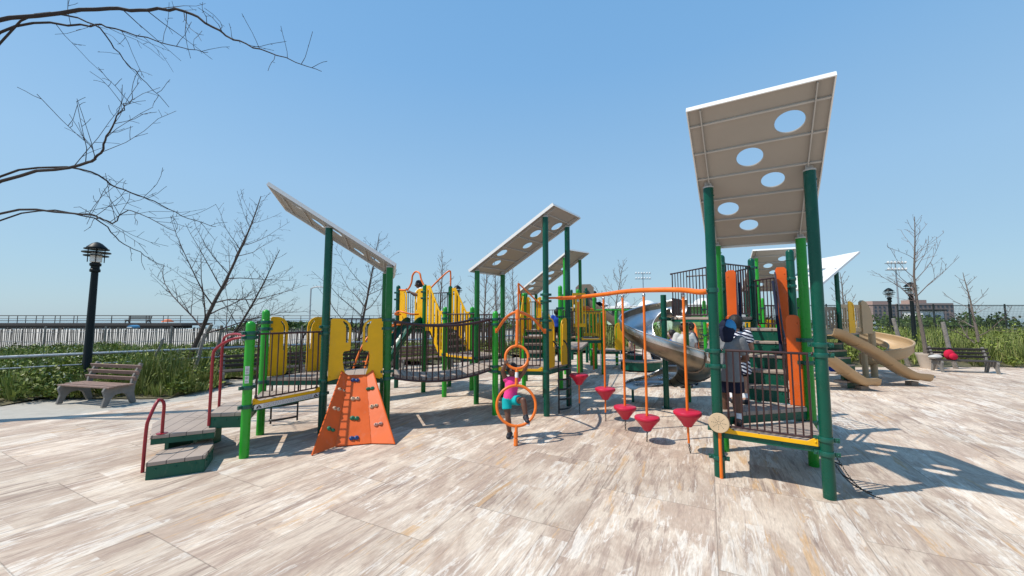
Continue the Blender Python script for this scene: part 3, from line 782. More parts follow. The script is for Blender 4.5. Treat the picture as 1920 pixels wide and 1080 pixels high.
# three polygonal platforms stepping up to the post pair
def pz(px, py, z): p = gz(px, py, z); return (p.x, p.y)
s1 = [pz(273,868,.22), pz(385,853,.22), pz(401,832,.22), pz(398,822,.22), pz(300,845,.22)]
tread(ts, s1, .22, None)
s2 = [pz(282,817,.43), pz(404,804,.43), pz(408,782,.43), pz(385,770,.43), pz(318,776,.43), pz(285,795,.43)]
tread(ts, s2, .43, None, zb=.30)
cx = sum(p[0] for p in s2)/6; cy = sum(p[1] for p in s2)/6
for (fx_, fy_) in ((-.15,.1), (.25,.15)): m = MB(); m.box((cx+fx_, cy+fy_, .15), (.06,.5,.30)); part(m, 'support', 'green_frame', ts)
a1, a2 = V((P1[0], P1[1], 0)), V((P2[0], P2[1], 0))
ee = (a2-a1).normalized(); ou = V((-ee.y, ee.x, 0)); ou = -ou if ou.dot(V((-1,0,0))) < 0 else ou
s3 = [tuple((a1+ee*.10+ou*.05).xy), tuple((a2-ee*.10+ou*.05).xy), tuple((a2-ee*.20+ou*.52).xy), tuple((a1+ee*.22+ou*.50).xy)]
tread(ts, s3, .635, None, zb=.42)
# ribbed grip lines on the middle platform
m = MB()
for i in range(7):
    t = math.radians(100+22*i); c0 = V((s2[2][0]-.05, s2[2][1]+.02, .4315)); m.beam(c0+V((math.cos(t),math.sin(t),0))*.12, c0+V((math.cos(t),math.sin(t),0))*.42, .006, .002)
part(m, 'grip_groove', 'tan_dark', ts)
h0 = gz(267,886)
def Yz(px, py, Y): return at(px, py, Y)
rr_ = MB(); b1 = V((s2[0][0]+.07, s2[0][1]+.10, .43))
rr_.tube(curve([h0, h0+V((.0,.01,.55)), h0+V((.01,.03,.70)), lerp(h0+V((0,0,.80)), b1+V((0,0,.48)), .55)+V((0,0,.03)), b1+V((-.03,-.02,.47)), b1+V((0,0,.40)), b1+V((0,0,.2)), b1+V((0,0,.004))], 6), .020, 12)
rr_.lathe(b1, [(.065,.0), (.065,.008), (.03,.012)], 16)
part(rr_, 'handrail', 'red_paint', ts)
for k, (pb, zt, post) in enumerate(((s3[3], 1.56, P1), (s3[2], 1.60, P2))):
    m = MB(); b0 = v3(pb, .46); t0 = v3(post, 1.78 if k == 0 else 1.76)
    if k == 1: t0 = v3(P1, 1.76)+V((-.02,.03,0)); b0 = v3(s3[2], .62)+V((.12,-.25,0))
    m.tube(curve([b0, b0+V((0,0,.5)), b0+V((.0,.0,.98)), b0+V((.03,.01,1.13)), lerp(b0+V((0,0,1.22)), t0, .45), lerp(t0, b0+V((0,0,1.28)), .12)], 6), .020, 12)
    part(m, 'handrail', 'red_paint', ts)

# ------------------------------------------------------------------ hexagon tower with roof
P7, HB, HC, HD, HE, HF = (-.36,8.37), (.73,8.27), (1.34,9.21), (.86,10.2), (-.25,10.28), (-.86,9.42)
TH = thing('play_tower', (.25,9.28,0), 'middle green play tower with tall grey roof on four posts above a hexagon deck', 'play tower', 'roofed play towers')
make_post(TH, P7, 2.21, 'green_bright', True, (2.03,1.92,1.02,.92), R(-5))
make_post(TH, HB, 4.27, 'green_deep', False, (2.56,2.42,2.0,1.80,.93), R(-5))
make_post(TH, HC, 4.27, 'green_deep', False, (2.05,.93), R(60))
make_post(TH, HF, 3.23, 'green_mid', False, (2.05,1.92,1.1,.95), R(60))
make_post(TH, HE, 3.23, 'green_mid', False, (2.05,1.92,.93), R(0))
make_post(TH, HD, 2.25, 'green_mid', True, (2.05,.93), R(0))
make_deck(TH, [P7,HB,HC,HD,HE,HF], 1.0)
make_barrier(TH, P7, HB, 1.05, 2.04, 9); yellow_edge(TH, P7, HB, .965)
q = (v3(HC,0)-v3(HB,0)).normalized()
make_panel(TH, v3(HB,.98)+q*(PR+.02), q, .31, 1.08); make_panel(TH, v3(HC,.98)-q*(PR+.02), -q, .31, 1.08)
make_barrier(TH, HE, HF, 1.05, 2.04, 9)
roof_on(TH, v3(HF,3.23), v3(HE,3.23), v3(HB,4.27), v3(HC,4.27), .12, .34, .12, HOLES)
hl2 = thing('hoop_ladder', (1.35,8.5,0), 'black hoop ladder leaning on the hexagon deck between two deep green roof posts', 'ladder', 'black hoop ladders')
oq = V((q.y, -q.x, 0))
hoop_ladder(hl2, v3(HB,0)+q*.30+oq*.14, v3(HC,0)-q*.30+oq*.14, oq*.55, 1.55, 5, .21)

# ------------------------------------------------------------------ sagging bridge between the two towers
br_ = thing('arched_bridge', (-1.5,8.0,0), 'sagging tan plank bridge with dark brown barred railings between two towers', 'bridge')
def sagz(t, z0, z1, zm): return (1-t)*z0+t*z1-4*t*(1-t)*((z0+z1)/2-zm)
nA, nB, fA, fB = v3(P5,0), v3(P7,0), v3(P6,0), v3(HF,0)
inn = .10; wN = (fA-nA).normalized(); wF = (fB-nB).normalized()
NS = 18; m = MB()
eb = (nB-nA).normalized()
for i in range(NS):
    t0, t1 = (i+.04)/NS, (i+.96)/NS; vs = []
    for t in (t0, t1):
        A = lerp(nA+eb*.09, nB-eb*.09, t)+lerp(wN, wF, t)*inn; B = lerp(fA+eb*.09, fB-eb*.09, t)-lerp(wN, wF, t)*inn
        z = sagz(t, 1.0, 1.0, .86)
        vs += [A+V((0,0,z)), B+V((0,0,z)), B+V((0,0,z-.06)), A+V((0,0,z-.06))]
    m.add(vs, [(0,1,5,4), (3,7,6,2), (0,4,7,3), (1,2,6,5), (0,3,2,1), (4,5,6,7)])
part(m, 'plank_deck', 'deck_tan', br_)
for s in (0, 1):
    m = MB(); A0, B0 = (nA, nB) if s == 0 else (fA, fB); e = (B0-A0).normalized(); off = lerp(wN, wF, .5)*(.03 if s == 0 else -.03)
    P = lambda t, a, b, c: lerp(A0+e*.09, B0-e*.09, t)+off+V((0,0,sagz(t, a, b, c)))
    m.tube([P(k/16, 2.0, 2.03, 1.90) for k in range(17)], .027, 10)
    m.tube([P(k/16, .93, .95, .80) for k in range(17)], .020, 10)
    for k in range(17):
        t = (k+.25)/16.5; m.tube([P(t, .93, .95, .80), P(t, 2.0, 2.03, 1.90)], .0125, 8)
    part(m, 'railing', 'brown_bar', br_)

# ------------------------------------------------------------------ ring climber and the pod climber
rg = thing('ring_climber', (.06,6.38,0), 'orange climbing pole with a large and a small ring and two curved arms', 'climber')
b0, apx = V((.06,6.38,0)), V((.10,7.0,2.17)); ax = (apx-b0).normalized(); vx = V((1,0,0)); vu = (ax-vx*ax.dot(vx)).normalized()
def on_ax(z): return b0+ax*(z/ax.z)
c1, c2 = on_ax(.60), on_ax(1.375); r1, r2 = .325, .20
part_m = MB(); part_m.tube([b0, on_ax(.10)], .034, 14); part_m.tube([on_ax(.115), on_ax(.20)], .034, 14); part_m.tube([on_ax(.0), c1-vu*(r1)], .026, 14)
part(part_m, 'base_pole', 'orange', rg)
m = MB(); m.tube([c1+vu*r1, c2-vu*r2], .027, 14); part(m, 'middle_pole', 'orange', rg)
m = MB(); mid = lerp(c1+vu*r1, c2-vu*r2, .62); m.tube([mid-ax*.045, mid+ax*.045], .0285, 14); part(m, 'warning_sticker', 'label_white', rg)
m = MB(); m.tube([c2+vu*r2, apx-ax*.05], [.031,.027], 14); m.tube([apx-ax*.14, apx+ax*.035], .040, 14); part(m, 'top_pole', 'orange', rg)
for c, r_ in ((c1, r1), (c2, r2)):
    m = MB(); m.tube([c+vx*(r_*math.cos(t))+vu*(r_*math.sin(t)) for t in [2*math.pi*k/44 for k in range(44)]], .024, 12, closed=True); part(m, 'ring', 'orange', rg)
for pt, sx in ((v3(P7,1.79), -1), (v3(HB,1.78), 1)):
    d = (apx-pt); hd = V((d.x, d.y, 0)); L = hd.length; hd.normalize(); st = pt+hd*(PR+.01)
    pts = [st, st+hd*.06]+[st+hd*(L*f)+V((0,0,(apx.z-pt.z)*g)) for f, g in ((.18,.26), (.36,.56), (.55,.79), (.74,.93), (.9,.99))]+[apx]
    m = MB(); m.tube(curve(pts, 5), .028, 12); m.box(st+V((0,0,0)), (.05,.05,.10)); part(m, 'arm', 'orange', rg)

pc_ = thing('pod_climber', (2.2,6.8,0), 'curved orange overhead beam with five hanging poles carrying red pods', 'climber')
pods = [(V((1.46,8.5,0)), .84), (V((1.89,7.93,0)), .64), (V((2.08,7.22,0)), .435), (V((2.25,6.55,0)), .42), (V((2.68,6.0,0)), .635)]
FLp = V((2.71,5.18,2.43)); Bp = v3(HB,2.49)
bp_ = [Bp+V((.05,.02,0)), Bp+V((.3,.18,.01)), V((1.15,8.52,2.50)), V((1.46,8.5,2.52)), V((1.89,7.93,2.545)), V((2.08,7.22,2.55)), V((2.25,6.55,2.53)), V((2.62,6.0,2.495)), FLp+V((.0,.35,.0)), FLp+V((.0,.06,0))]
m = MB(); pts = curve(bp_, 7); m.tube(pts, [.022]*6+[.028, .036]+[.041]*(len(pts)-8), 14); part(m, 'beam', 'orange', pc_)
m = MB(); m.lathe(FLp, [(PR+.001,-.03), (PR+.012,-.03), (PR+.012,.03), (PR+.001,.03)], 20); m.ball(FLp+V((.08,.02,0)), .018, 8); m.ball(FLp+V((-.08,-.02,0)), .018, 8); part(m, 'clamp', 'green_clamp', pc_)
def chain_pts(m, a, b, n, r=.0045, lw=.012):
    a, b = V(a), V(b); d = (b-a)/n; e = d.normalized(); x = e.orthogonal().normalized(); y = e.cross(x)
    for i in range(n):
        c = a+d*(i+.5); s = x if i % 2 else y; hl_ = d.length*.62
        ring = [c+e*(hl_*math.sin(t))+s*(lw*math.cos(t)) for t in [2*math.pi*k/10 for k in range(10)]]
        m.tube(ring, r, 5, closed=True)
anch = [gz(1087,776), gz(1136,790), gz(1173,807), gz(1213,829), gz(1295,850)]
for k, (p, zt) in enumerate(pods):
    topz = at(0, 0, 1) and min(pts, key=lambda a: (a.xy-p.xy).length).z-.04
    m = MB(); m.tube([p+V((0,0,zt-.02)), p+V((0,0,topz-.07))], .021, 12); pole = part(m, 'hanging_pole', 'orange', pc_)
    m = MB(); m.ball(p+V((0,0,topz-.045)), .030, 10, (1,1,1.2)); m.tube([p+V((0,0,topz-.06)), p+V((0,0,topz+.02))], .014, 8); part(m, 'swivel', 'bolt', pole)
    long_ = k in (0, 1, 4)
    m = MB(); m.lathe(p+V((0,0,zt)), [(.022,-.235), (.06,-.225), (.10,-.16), (.182,-.062), (.197,-.05), (.203,-.032), (.203,-.014), (.195,.0), (.17,.008), (.06,.014), (.025,.016)], 32)
    part(m, 'pod', 'pod_red', pole)
    low = zt-.235
    m = MB()
    if long_: m.tube([p+V((0,0,low+.01)), lerp(p, anch[k], .25)+V((0,0,.16 if k else .22))], .017, 10); low = .16 if k else .22; part(m, 'lower_pole', 'orange', pole)
    a_ = V((p.x, p.y, low)) if not long_ else lerp(p, anch[k], .25)+V((0,0,low))
    m = MB(); L = (a_-anch[k]).length; chain_pts(m, a_, anch[k], max(5, int(L/.026))); part(m, 'chain', 'chain', pole)

# ------------------------------------------------------------------ right tower: deck, stair, upper decks
FL, FR, BR, BL = (2.71,5.18), (3.63,4.56), (4.21,5.53), (3.31,6.15)
UL, UR, UQ = (4.09,7.44), (4.99,6.83), (4.98,7.93)
TR = thing('play_tower', (3.5,5.4,0), 'tall near green play tower at right with wide grey roof and orange stair panels', 'play tower', 'roofed play towers')
fa = R(-34)
make_post(TR, FL, 3.85, 'green_deep', False, (1.62,1.42,.60,.24), fa)
make_post(TR, FR, 3.85, 'green_deep', False, (1.74,1.62,.66,.50), fa)
make_post(TR, BR, 3.22, 'green_leaf', False, (1.74,1.42,.60), fa)
make_post(TR, BL, 3.22, 'green_leaf', False, (1.75,1.42,.60), fa)
make_post(TR, UL, 3.29, 'green_deep', True, (3.10,2.6,1.9), R(30))
make_post(TR, UR, 3.29, 'green_deep', True, (2.75,2.62,1.9), R(30))
make_post(TR, UQ, 3.30, 'green_deep', True, (3.10,2.72,2.0), R(0))
make_deck(TR, [FL,FR,BR], .62, rimh=.07)
make_deck(TR, [FL,BR,BL], .80, rimh=.10)
make_barrier(TR, FL, FR, .655, 1.63, 10); yellow_edge(TR, FL, FR, .60)
stA, stB = v3(BL,0), v3(BR,0); sd = (v3(UL,0)-v3(BL,0)); run = sd.length; sd.normalize(); se = (stB-stA).normalized()
m = MB(); m2 = MB(); m3 = MB()
for k in range(1, 5):
    z = .80+.214*k; o0 = sd*(.06+(run-.30)*(k-1)/4+.02)
    a, b = stA+se*.225+o0, stB-se*.225+o0
    tr_ = MB(); tr_.plate([(0,0), ((b-a).length,0), ((b-a).length,.33), (0,.33)], a+V((0,0,z-.02)), se, sd, .04); part(tr_, 'tread', 'deck_tan', TR, bevel=.006)
    rs_ = MB(); rs_.plate([(0.004,0), ((b-a).length-.004,0), ((b-a).length-.004,.172), (0.004,.172)], a+sd*.02+V((0,0,z-.041-.172)), se, (0,0,1), .014)
    for t in (.15, .55, .85): rs_.ball(lerp(a, b, t)+sd*.012+V((0,0,z-.07)), .011, 6)
    part(rs_, 'riser', 'green_frame', TR)
a, b = stA+se*.225+sd*(run-.26), stB-se*.225+sd*(run-.26)
tr_ = MB(); tr_.plate([(0,0), ((b-a).length,0), ((b-a).length,.30), (0,.30)], a+V((0,0,1.87-.022)), se, sd, .044); part(tr_, 'tread', 'deck_tan', TR, bevel=.006)
rs_ = MB(); rs_.plate([(0.004,0), ((b-a).length-.004,0), ((b-a).length-.004,.165), (0.004,.165)], a+sd*.02+V((0,0,1.87-.045-.165)), se, (0,0,1), .014)
for t in (.15, .55, .85): rs_.ball(lerp(a, b, t)+sd*.012+V((0,0,1.79)), .011, 6)
part(rs_, 'riser', 'green_frame', TR)
make_deck(TR, [UL,UR,UQ], 1.87, rimh=.12)
# orange wing panels flanking the stair at its foot and head, dark sloped sides between them
for (A, B, sg) in ((v3(BL,0), v3(UL,0), 1), (v3(BR,0), v3(UR,0), -1)):
    e = (B-A).normalized(); L = (B-A).length; x = se*sg
    wl, hl_ = (.14 if sg > 0 else .17), 1.30
    lo = [(0,0), (wl,0), (wl,hl_-.06), (wl-.02,hl_-.015), (wl-.06,hl_), (.06,hl_), (.02,hl_-.015), (0,hl_-.06)]
    make_panel(TR, A+x*(.075 if sg > 0 else .06)+e*.03+V((0,0,.80)), x, wl, hl_, material='orange_panel', outline=lo, holes=[], name='wing_panel')
    wh, hh = .17, 1.10
    hi = [(0,-.12), (wh*.55,-.95), (wh*.70,-.95), (wh,-.10), (wh,hh-.05), (wh-.03,hh), (.04,hh), (0,hh-.04)]
    make_panel(TR, B+x*.066-e*.05+V((0,0,1.87)), x, wh, hh, material='orange_panel', outline=hi, holes=[], name='wing_panel')
    sd_ = [(.05,.02), (.40,.10), (L-.10,1.00), (L-.10,2.04), (L-.16,2.08), (L-.30,2.02), (.40,1.12), (.05,.95)]
    make_panel(TR, A+x*.245+V((0,0,.80)), e, L, 1, material='brown_bar', outline=sd_, holes=[[(.42,.55), (L-.35,1.25), (L-.35,1.72), (L-.5,1.72), (.42,.95)]], name='stair_side')
    m = MB(); g0 = A+x*.285; m.tube(curve([g0+e*.30+V((0,0,1.50)), g0+e*.50+V((0,0,1.78)), g0+e*(L-.35)+V((0,0,2.60)), g0+e*(L-.14)+V((0,0,2.70))], 5), .022, 8); part(m, 'grip_rail', 'cloth_navy', TR)
# high deck reaching left to the steel slide
SL1, SL2, SL3 = (3.76,9.15), (4.35,9.65), (5.0,9.05)
make_deck(TR, [UL,UQ,SL3,SL2,SL1], 2.08, rimh=.05)
make_post(TR, SL3, 3.1, 'green_mid', True, (2.9,2.0), 0)
make_post(TR, SL2, 2.04-.1, 'green_mid', False, (1.9,), 0)
make_barrier(TR, UL, UQ, 2.15, 3.12, 8); make_barrier(TR, UQ, UR, 1.95, 2.82, 7); 
make_barrier(TR, SL1, UL, 2.12, 3.10, 13); make_barrier(TR, UQ, SL3, 2.15, 3.10, 8)
make_barrier(TR, SL3, SL2, 2.15, 3.10, 7)
m = MB(); e = (v3(SL2,0)-v3(SL1,0)).normalized(); m.plate([(0,0), (.46,0), (.46,.40), (.04,.42)], v3(SL1,2.12)+e*.08, e, (0,0,1), .02); part(m, 'slide_hood', 'brown_bar', TR)
roof_on(TR, v3(BL,3.22), v3(BR,3.22), v3(FL,3.85), v3(FR,3.85), .12, 1.20, .12, HOLES)
# chain ladder down from the near corner
cl = thing('chain_ladder', (3.9,4.6,0), 'slack black chain ladder hanging from the near right post to the ground', 'chain ladder')
ca, cb = gz(1572,842)+V((-.35,-.28,0)), gz(1655,937)
ca = v3(FR,.56)+V((.09,.05,0)); 
for k, off in enumerate((V((0,0,0)), V((.02,.15,.0)))):
    m = MB(); a_ = ca+off; b_ = cb+off*1.0
    prev = a_; 
    for i in range(1, 9):
        t = i/8; p = lerp(a_, b_, t)-V((0,0,.18*math.sin(math.pi*t)*(1-t*.4))); p.z = max(p.z, .012); chain_pts(m, prev, p, 6, .0030, .0085); prev = p
    part(m, 'chain', 'chain', cl)
for i in range(1, 5):
    t = i/5; z = -.18*math.sin(math.pi*t)*(1-t*.4); p = lerp(ca, cb, t)+V((0,0,z)); p.z = max(p.z, .02)
    m = MB(); m.tube([p, p+V((.02,.15,0))], .008, 8); part(m, 'rung', 'rubber_black', cl)
# drum disc on an orange pole beside the near left post
tk = thing('talk_tube', (2.7,5.05,0), 'round beige disc on an orange pole beside the near deep green post', 'talk tube')
tb = gz(1353,897); 
m = MB(); m.tube([tb, tb+V((0,0,.80))], .020, 12); m.ball(tb+V((0,0,.80)), .021, 10); part(m, 'pole', 'orange', tk)
dn = V((-.55,-.80,.12)).normalized(); dc = V((tb.x, tb.y, .70))+dn*.045
m = MB(); m.lathe(dc, [(.001,-.012), (.118,-.012), (.124,-.004), (.124,.004), (.118,.012), (.001,.013)], 36, dn); part(m, 'disc', 'tan_disc', tk)
m = MB(); x = dn.orthogonal().normalized(); y = dn.cross(x)
for i in range(8):
    for j in range(4):
        t = math.pi/4*i; m.lathe(dc+(x*math.cos(t)+y*math.sin(t))*(.02+.02*j)+dn*.0125, [(.001,.0), (.0045,.0), (.0045,.0015), (.001,.0016)], 8, dn)
part(m, 'sound_hole', 'ink', tk)
m = MB()
for z in (.24,): m.box(V((tb.x, tb.y, z))+V((0,.06,0)), (.05,.10,.05)); m.ball(V((tb.x-.05, tb.y+.05, z)), .016, 8)
part(m, 'bracket', 'green_clamp', tk)

# ------------------------------------------------------------------ stainless spiral slide
ss = thing('spiral_slide', (3.55,9.0,0), 'stainless steel spiral slide curling round a deep green post', 'slide')
SC = V((3.55,9.0,0))
make_post(ss, SC, 2.60, 'green_deep', False, (2.05,), R(10))
m = MB(); m.lathe(SC, [(.12,.0), (.12,.014), (.07,.018)], 20); part(m, 'base_flange', 'green_deep', ss)
m = MB(); m.beam(SC+V((.05,.03,2.03)), v3(SL1,2.03), .05, .07); part(m, 'support_arm', 'green_frame', ss)
ZK = [(35,2.08), (60,2.06), (90,1.96), (135,1.76), (180,1.54), (225,1.30), (270,1.06), (315,.83), (360,.58), (400,.43), (430,.40), (452,.395)]
def slide_z(a):
    for (a0, z0), (a1, z1) in zip(ZK, ZK[1:]):
        if a <= a1: t = (a-a0)/(a1-a0); return z0+(z1-z0)*t
    return ZK[-1][1]
SEC = [(.99,.44), (1.01,.36), (.98,.21), (.91,.09), (.80,.02), (.66,-.01), (.52,.01), (.40,.05), (.30,.12), (.255,.20)]
def chute(root, ctr, frames, sec, th, name, material, flip=1, under=None):
    """frames: list of (origin, radial dir); sec: (radial, height) pairs"""
    m = MB(); k = len(sec); N_ = len(frames)
    for (o_, rd, hs) in frames:
        for (r_, h_) in sec: m.v.append(o_+rd*r_+V((0,0,h_*hs)))
    for (o_, rd, hs) in frames:
        for i, (r_, h_) in enumerate(sec):
            r0, h0_ = sec[max(i-1,0)]; r1_, h1_ = sec[min(i+1,k-1)]; tx, tz = r1_-r0, h1_-h0_; ln = math.hypot(tx, tz)+1e-9
            nx, nz_ = tz/ln*flip, -tx/ln*flip      # outward (below) normal
            if nz_ > 0 and abs(nz_) > .3: nx, nz_ = -nx, -nz_
            m.v.append(o_+rd*(r_+nx*th)+V((0,0,h_*hs+nz_*th)))
    o2 = N_*k
    for i in range(N_-1):
        for j in range(k-1):
            a = i*k+j; m.f.append((a, a+1, a+k+1, a+k)); m.f.append((o2+a, o2+a+k, o2+a+k+1, o2+a+1))
    for i in range(N_-1):
        for j in (0, k-1): a = i*k+j; m.f.append((a, a+k, o2+a+k, o2+a) if j == 0 else (a, o2+a, o2+a+k, a+k))
    for i in (0, N_-1):
        for j in range(k-1): a = i*k+j; m.f.append((a, o2+a, o2+a+1, a+1))
    o = part(m, name, material, root, smooth=50)
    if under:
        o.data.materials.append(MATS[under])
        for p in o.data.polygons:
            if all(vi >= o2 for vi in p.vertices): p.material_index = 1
    return o
fr = []
for i in range(84):
    a = 35+(452-35)*i/83; rd = V((math.cos(R(a)), math.sin(R(a)), 0)); fr.append((SC+V((0,0,slide_z(a))), rd, 1.0 if a < 425 else 1-.55*(a-425)/27))
lastd = V((math.cos(R(452)), math.sin(R(452)), 0)); fw = V((-lastd.y, lastd.x, 0))
for i in range(1, 7): fr.append((SC+V((0,0,.395))+fw*(.11*i)+V((0,0,-.012*max(0,i-4)**2)), lastd, .45-.055*i))
chute(ss, SC, fr, SEC, .012, 'chute', 'steel', under='steel_under_shaded')  # outer faces get the steel with shade painted into its colour
m = MB(); m.tube([o_+rd*.995+V((0,0,.44*hs)) for o_, rd, hs in fr], .020, 8); part(m, 'rolled_rim', 'steel', ss)
m = MB(); m.tube([o_+rd*.255+V((0,0,.20*hs)) for o_, rd, hs in fr], .014, 8); part(m, 'rolled_rim', 'steel', ss)
for a in (300, 348, 378, 408):
    m = MB(); rd = V((math.cos(R(a)), math.sin(R(a)), 0)); q = [SC+V((0,0,slide_z(a)))+rd*(r_+.012)+V((0,0,h_-.012)) for r_, h_ in SEC]
    m.tube(q, .019, 6)
    for p in q[1:-1]: m.ball(p+rd*.006-V((0,0,.008)), .015, 6)
    part(m, 'flange', 'tan_dark' if a == 300 else 'rubber_black', ss)
m = MB(); p = fr[-2][0]+lastd*.66; m.tube([V((p.x, p.y, 0)), V((p.x, p.y, p.z-.03))], .03, 10); part(m, 'exit_leg', 'green_frame', ss)

# ------------------------------------------------------------------ back left tower with yellow stair
T1, T2, T4, T3b = (-2.48,10.92), (-3.44,11.59), (-1.90,11.82), (-2.85,12.5)
L3, L4 = (-1.78,10.27), (-1.16,11.2)
TB = thing('play_tower', (-2.5,11.5,0), 'back left play tower with yellow slatted stair and looping orange handle on top', 'play tower', 'open play towers')
make_post(TB, T1, 3.02, 'green_mid', True, (2.80,2.62,1.80), R(30))
make_post(TB, T2, 3.05, 'green_deep', True, (2.82,2.62,1.80), R(30))
make_post(TB, T4, 3.05, 'green_mid', True, (2.80,1.80), R(30))
make_post(TB, T3b, 3.05, 'green_mid', True, (2.80,1.80), R(30))
make_post(TB, L3, 2.36, 'green_bright', True, (2.2,2.05,1.1), R(-40))
make_post(TB, L4, 2.39, 'green_bright', True, (2.2,2.05,1.1), R(-40))
make_deck(TB, [T1,T2,T3b,T4], 1.81, rimh=.08)
make_deck(TB, [L3,HF,HE,L4], 1.12, rimh=.06)
q = (v3(T2,0)-v3(T1,0)).normalized()
make_panel(TB, v3(T1,1.81)+q*(PR+.02), q, .33, 1.10); make_panel(TB, v3(T2,1.81)-q*(PR+.02), -q, .33, 1.10)
make_barrier(TB, T2, T3b, 1.86, 2.85, 8); make_barrier(TB, T3b, T4, 1.86, 2.85, 8)
make_barrier(TB, L3, HF, 1.17, 2.16, 9); yellow_edge(TB, L3, HF, 1.09); make_barrier(TB, L4, HE, 1.17, 2.16, 9)
def slat_side(root, A, B, zA0, zA1, zB0, zB1, n=5, material='yellow', name='stair_side', th=.022):
    """sloping side panel with upright slots from post A (high end) to post B"""
    A, B = V((A[0], A[1], 0)), V((B[0], B[1], 0)); e = (B-A).normalized(); L = (B-A).length
    f = lambda x, a, b: a+(b-a)*x/L
    fl_ = .24
    ol = [(.08,zA0), (fl_,zA0), (L-fl_,zB0), (L-.08,zB0), (L-.08,zB1), (L-fl_,zB1), (fl_,zA1), (.08,zA1)]
    hs = []
    for i in range(n):
        x0 = .08+(L-.16)*(i+.30)/n; x1 = .08+(L-.16)*(i+.68)/n
        t = lambda x: max(0, min(1, (x-fl_)/(L-2*fl_)))
        g = lambda x, a, b: a+(b-a)*t(x)
        hs.append([(x0, g(x0, zA0, zB0)+.16), (x1, g(x1, zA0, zB0)+.16), (x1, g(x1, zA1, zB1)-.10), (x0, g(x0, zA1, zB1)-.10)])
    m = MB(); m.plate(ol, A, e, (0,0,1), th, hs); return part(m, name, material, root, bevel=.004)
slat_side(TB, T1, L3, 1.70, 2.98, 1.05, 2.25, 5); slat_side(TB, T4, L4, 1.70, 2.98, 1.05, 2.25, 5)
for k in range(4):
    z = 1.12+.17*(k+1)-.03; t = (k+.6)/4.2
    a, b = lerp(v3(L3,z), v3(T1,z), t*.85+.06), lerp(v3(L4,z), v3(T4,z), t*.85+.06); e = (b-a).normalized()
    m = MB(); dd = (v3(T1,0)-v3(L3,0)).normalized(); m.plate([(.06,0), ((b-a).length-.06,0), ((b-a).length-.06,.24), (.06,.24)], a, e, dd, .04); part(m, 'tread', 'deck_tan', TB)
    m = MB(); m.plate([(.06,0), ((b-a).length-.06,0), ((b-a).length-.06,.12), (.06,.12)], a-V((0,0,.145))+dd*.02, e, (0,0,1), .012); part(m, 'riser', 'green_frame', TB)
m = MB(); a, b = v3(T2,2.93), v3(T1,2.9); e = (b-a)
m.tube(curve([a, a+e*.18+V((0,0,-.03)), a+e*.38+V((0,0,.0)), a+e*.50+V((0,0,.18)), a+e*.54+V((0,0,.40)), a+e*.66+V((0,0,.50)), a+e*.80+V((0,0,.44)), a+e*.86+V((0,0,.26)), b+V((0,0,.03))], 6), .026, 10); part(m, 'loop_handle', 'orange', TB)
a, b = v3(T4,2.95), lerp(v3(T1,2.95), v3(T4,2.95), .15)
c_ = V((-1.95,11.75,3.50)); 
m = MB(); m.tube(curve([a, a+V((0,0,.45)), c_, lerp(c_, V((-2.6,11.7,2.9)), .5), V((-2.6,11.7,2.85))], 5), .024, 10); part(m, 'loop_handle', 'orange', TB)
m = MB(); a, b = v3(T2,2.17), v3(T1,2.17); e = (b-a).normalized(); ot = V((-.56,-.83,0))
m.tube(curve([a+e*.2+ot*.05, a+e*.25+ot*.30, (a+b)/2+ot*.42+V((0,0,.08)), b-e*.25+ot*.30, b-e*.2+ot*.05], 5), .024, 10); part(m, 'hoop_rail', 'orange', TB)
ac_ = thing('arch_climber', (-3.9,10.1,0), 'orange arched rung ladder bending down from the back left tower', 'ladder')
for s in (0, 1):
    st = lerp(v3(T2,1.86), v3(T1,1.86), .25+.16*s)+ot*.04; en = V((-3.98+.32*s, 9.75-.10*s, 0))
    m = MB(); m.tube(curve([st, lerp(st, V((en.x, en.y, 1.80)), .35), lerp(st, V((en.x, en.y, 1.45)), .75), V((en.x, en.y, .75)), en], 7), .026, 10); part(m, 'side_rail', 'orange', ac_)
for k in range(7):
    z = .22+.24*k; f = 1 if k < 3 else (1-(k-2)*.17)
    a = lerp(lerp(v3(T2,z), v3(T1,z), .25), V((-3.98,9.75,z)), f); b = lerp(lerp(v3(T2,z), v3(T1,z), .41), V((-3.66,9.65,z)), f)
    m = MB(); m.tube([a, b], .018, 8); part(m, 'rung', 'orange', ac_)
gs = thing('chute_slide', (-2.9,10.2,0), 'deep green straight chute under the back left tower', 'slide')
sec = [(-.26,.26), (-.25,.06), (-.20,.0), (.20,.0), (.25,.06), (.26,.26)]
def straight_chute(root, pts, side, sec, name, material, th=.02):
    fr = [(V(p), V(side).normalized(), 1.0) for p in pts]
    return chute(root, None, fr, sec, th, name, material)
g0 = lerp(v3(T2,1.80), v3(T1,1.80), .70)
straight_chute(gs, curve([g0, g0+ot*.25+V((0,0,-.04)), g0+ot*.9+V((0,0,-.75)), g0+ot*1.5+V((0,0,-1.40)), g0+ot*1.85+V((0,0,-1.58)), g0+ot*2.1+V((0,0,-1.60))], 5), (-.83,.56,0), sec, 'chute', 'green_deep')
m = MB(); m.tube([g0+ot*1.95+V((0,0,-1.62)), V(((g0+ot*1.95).x, (g0+ot*1.95).y, 0))], .03, 8); part(m, 'leg', 'green_deep', gs)

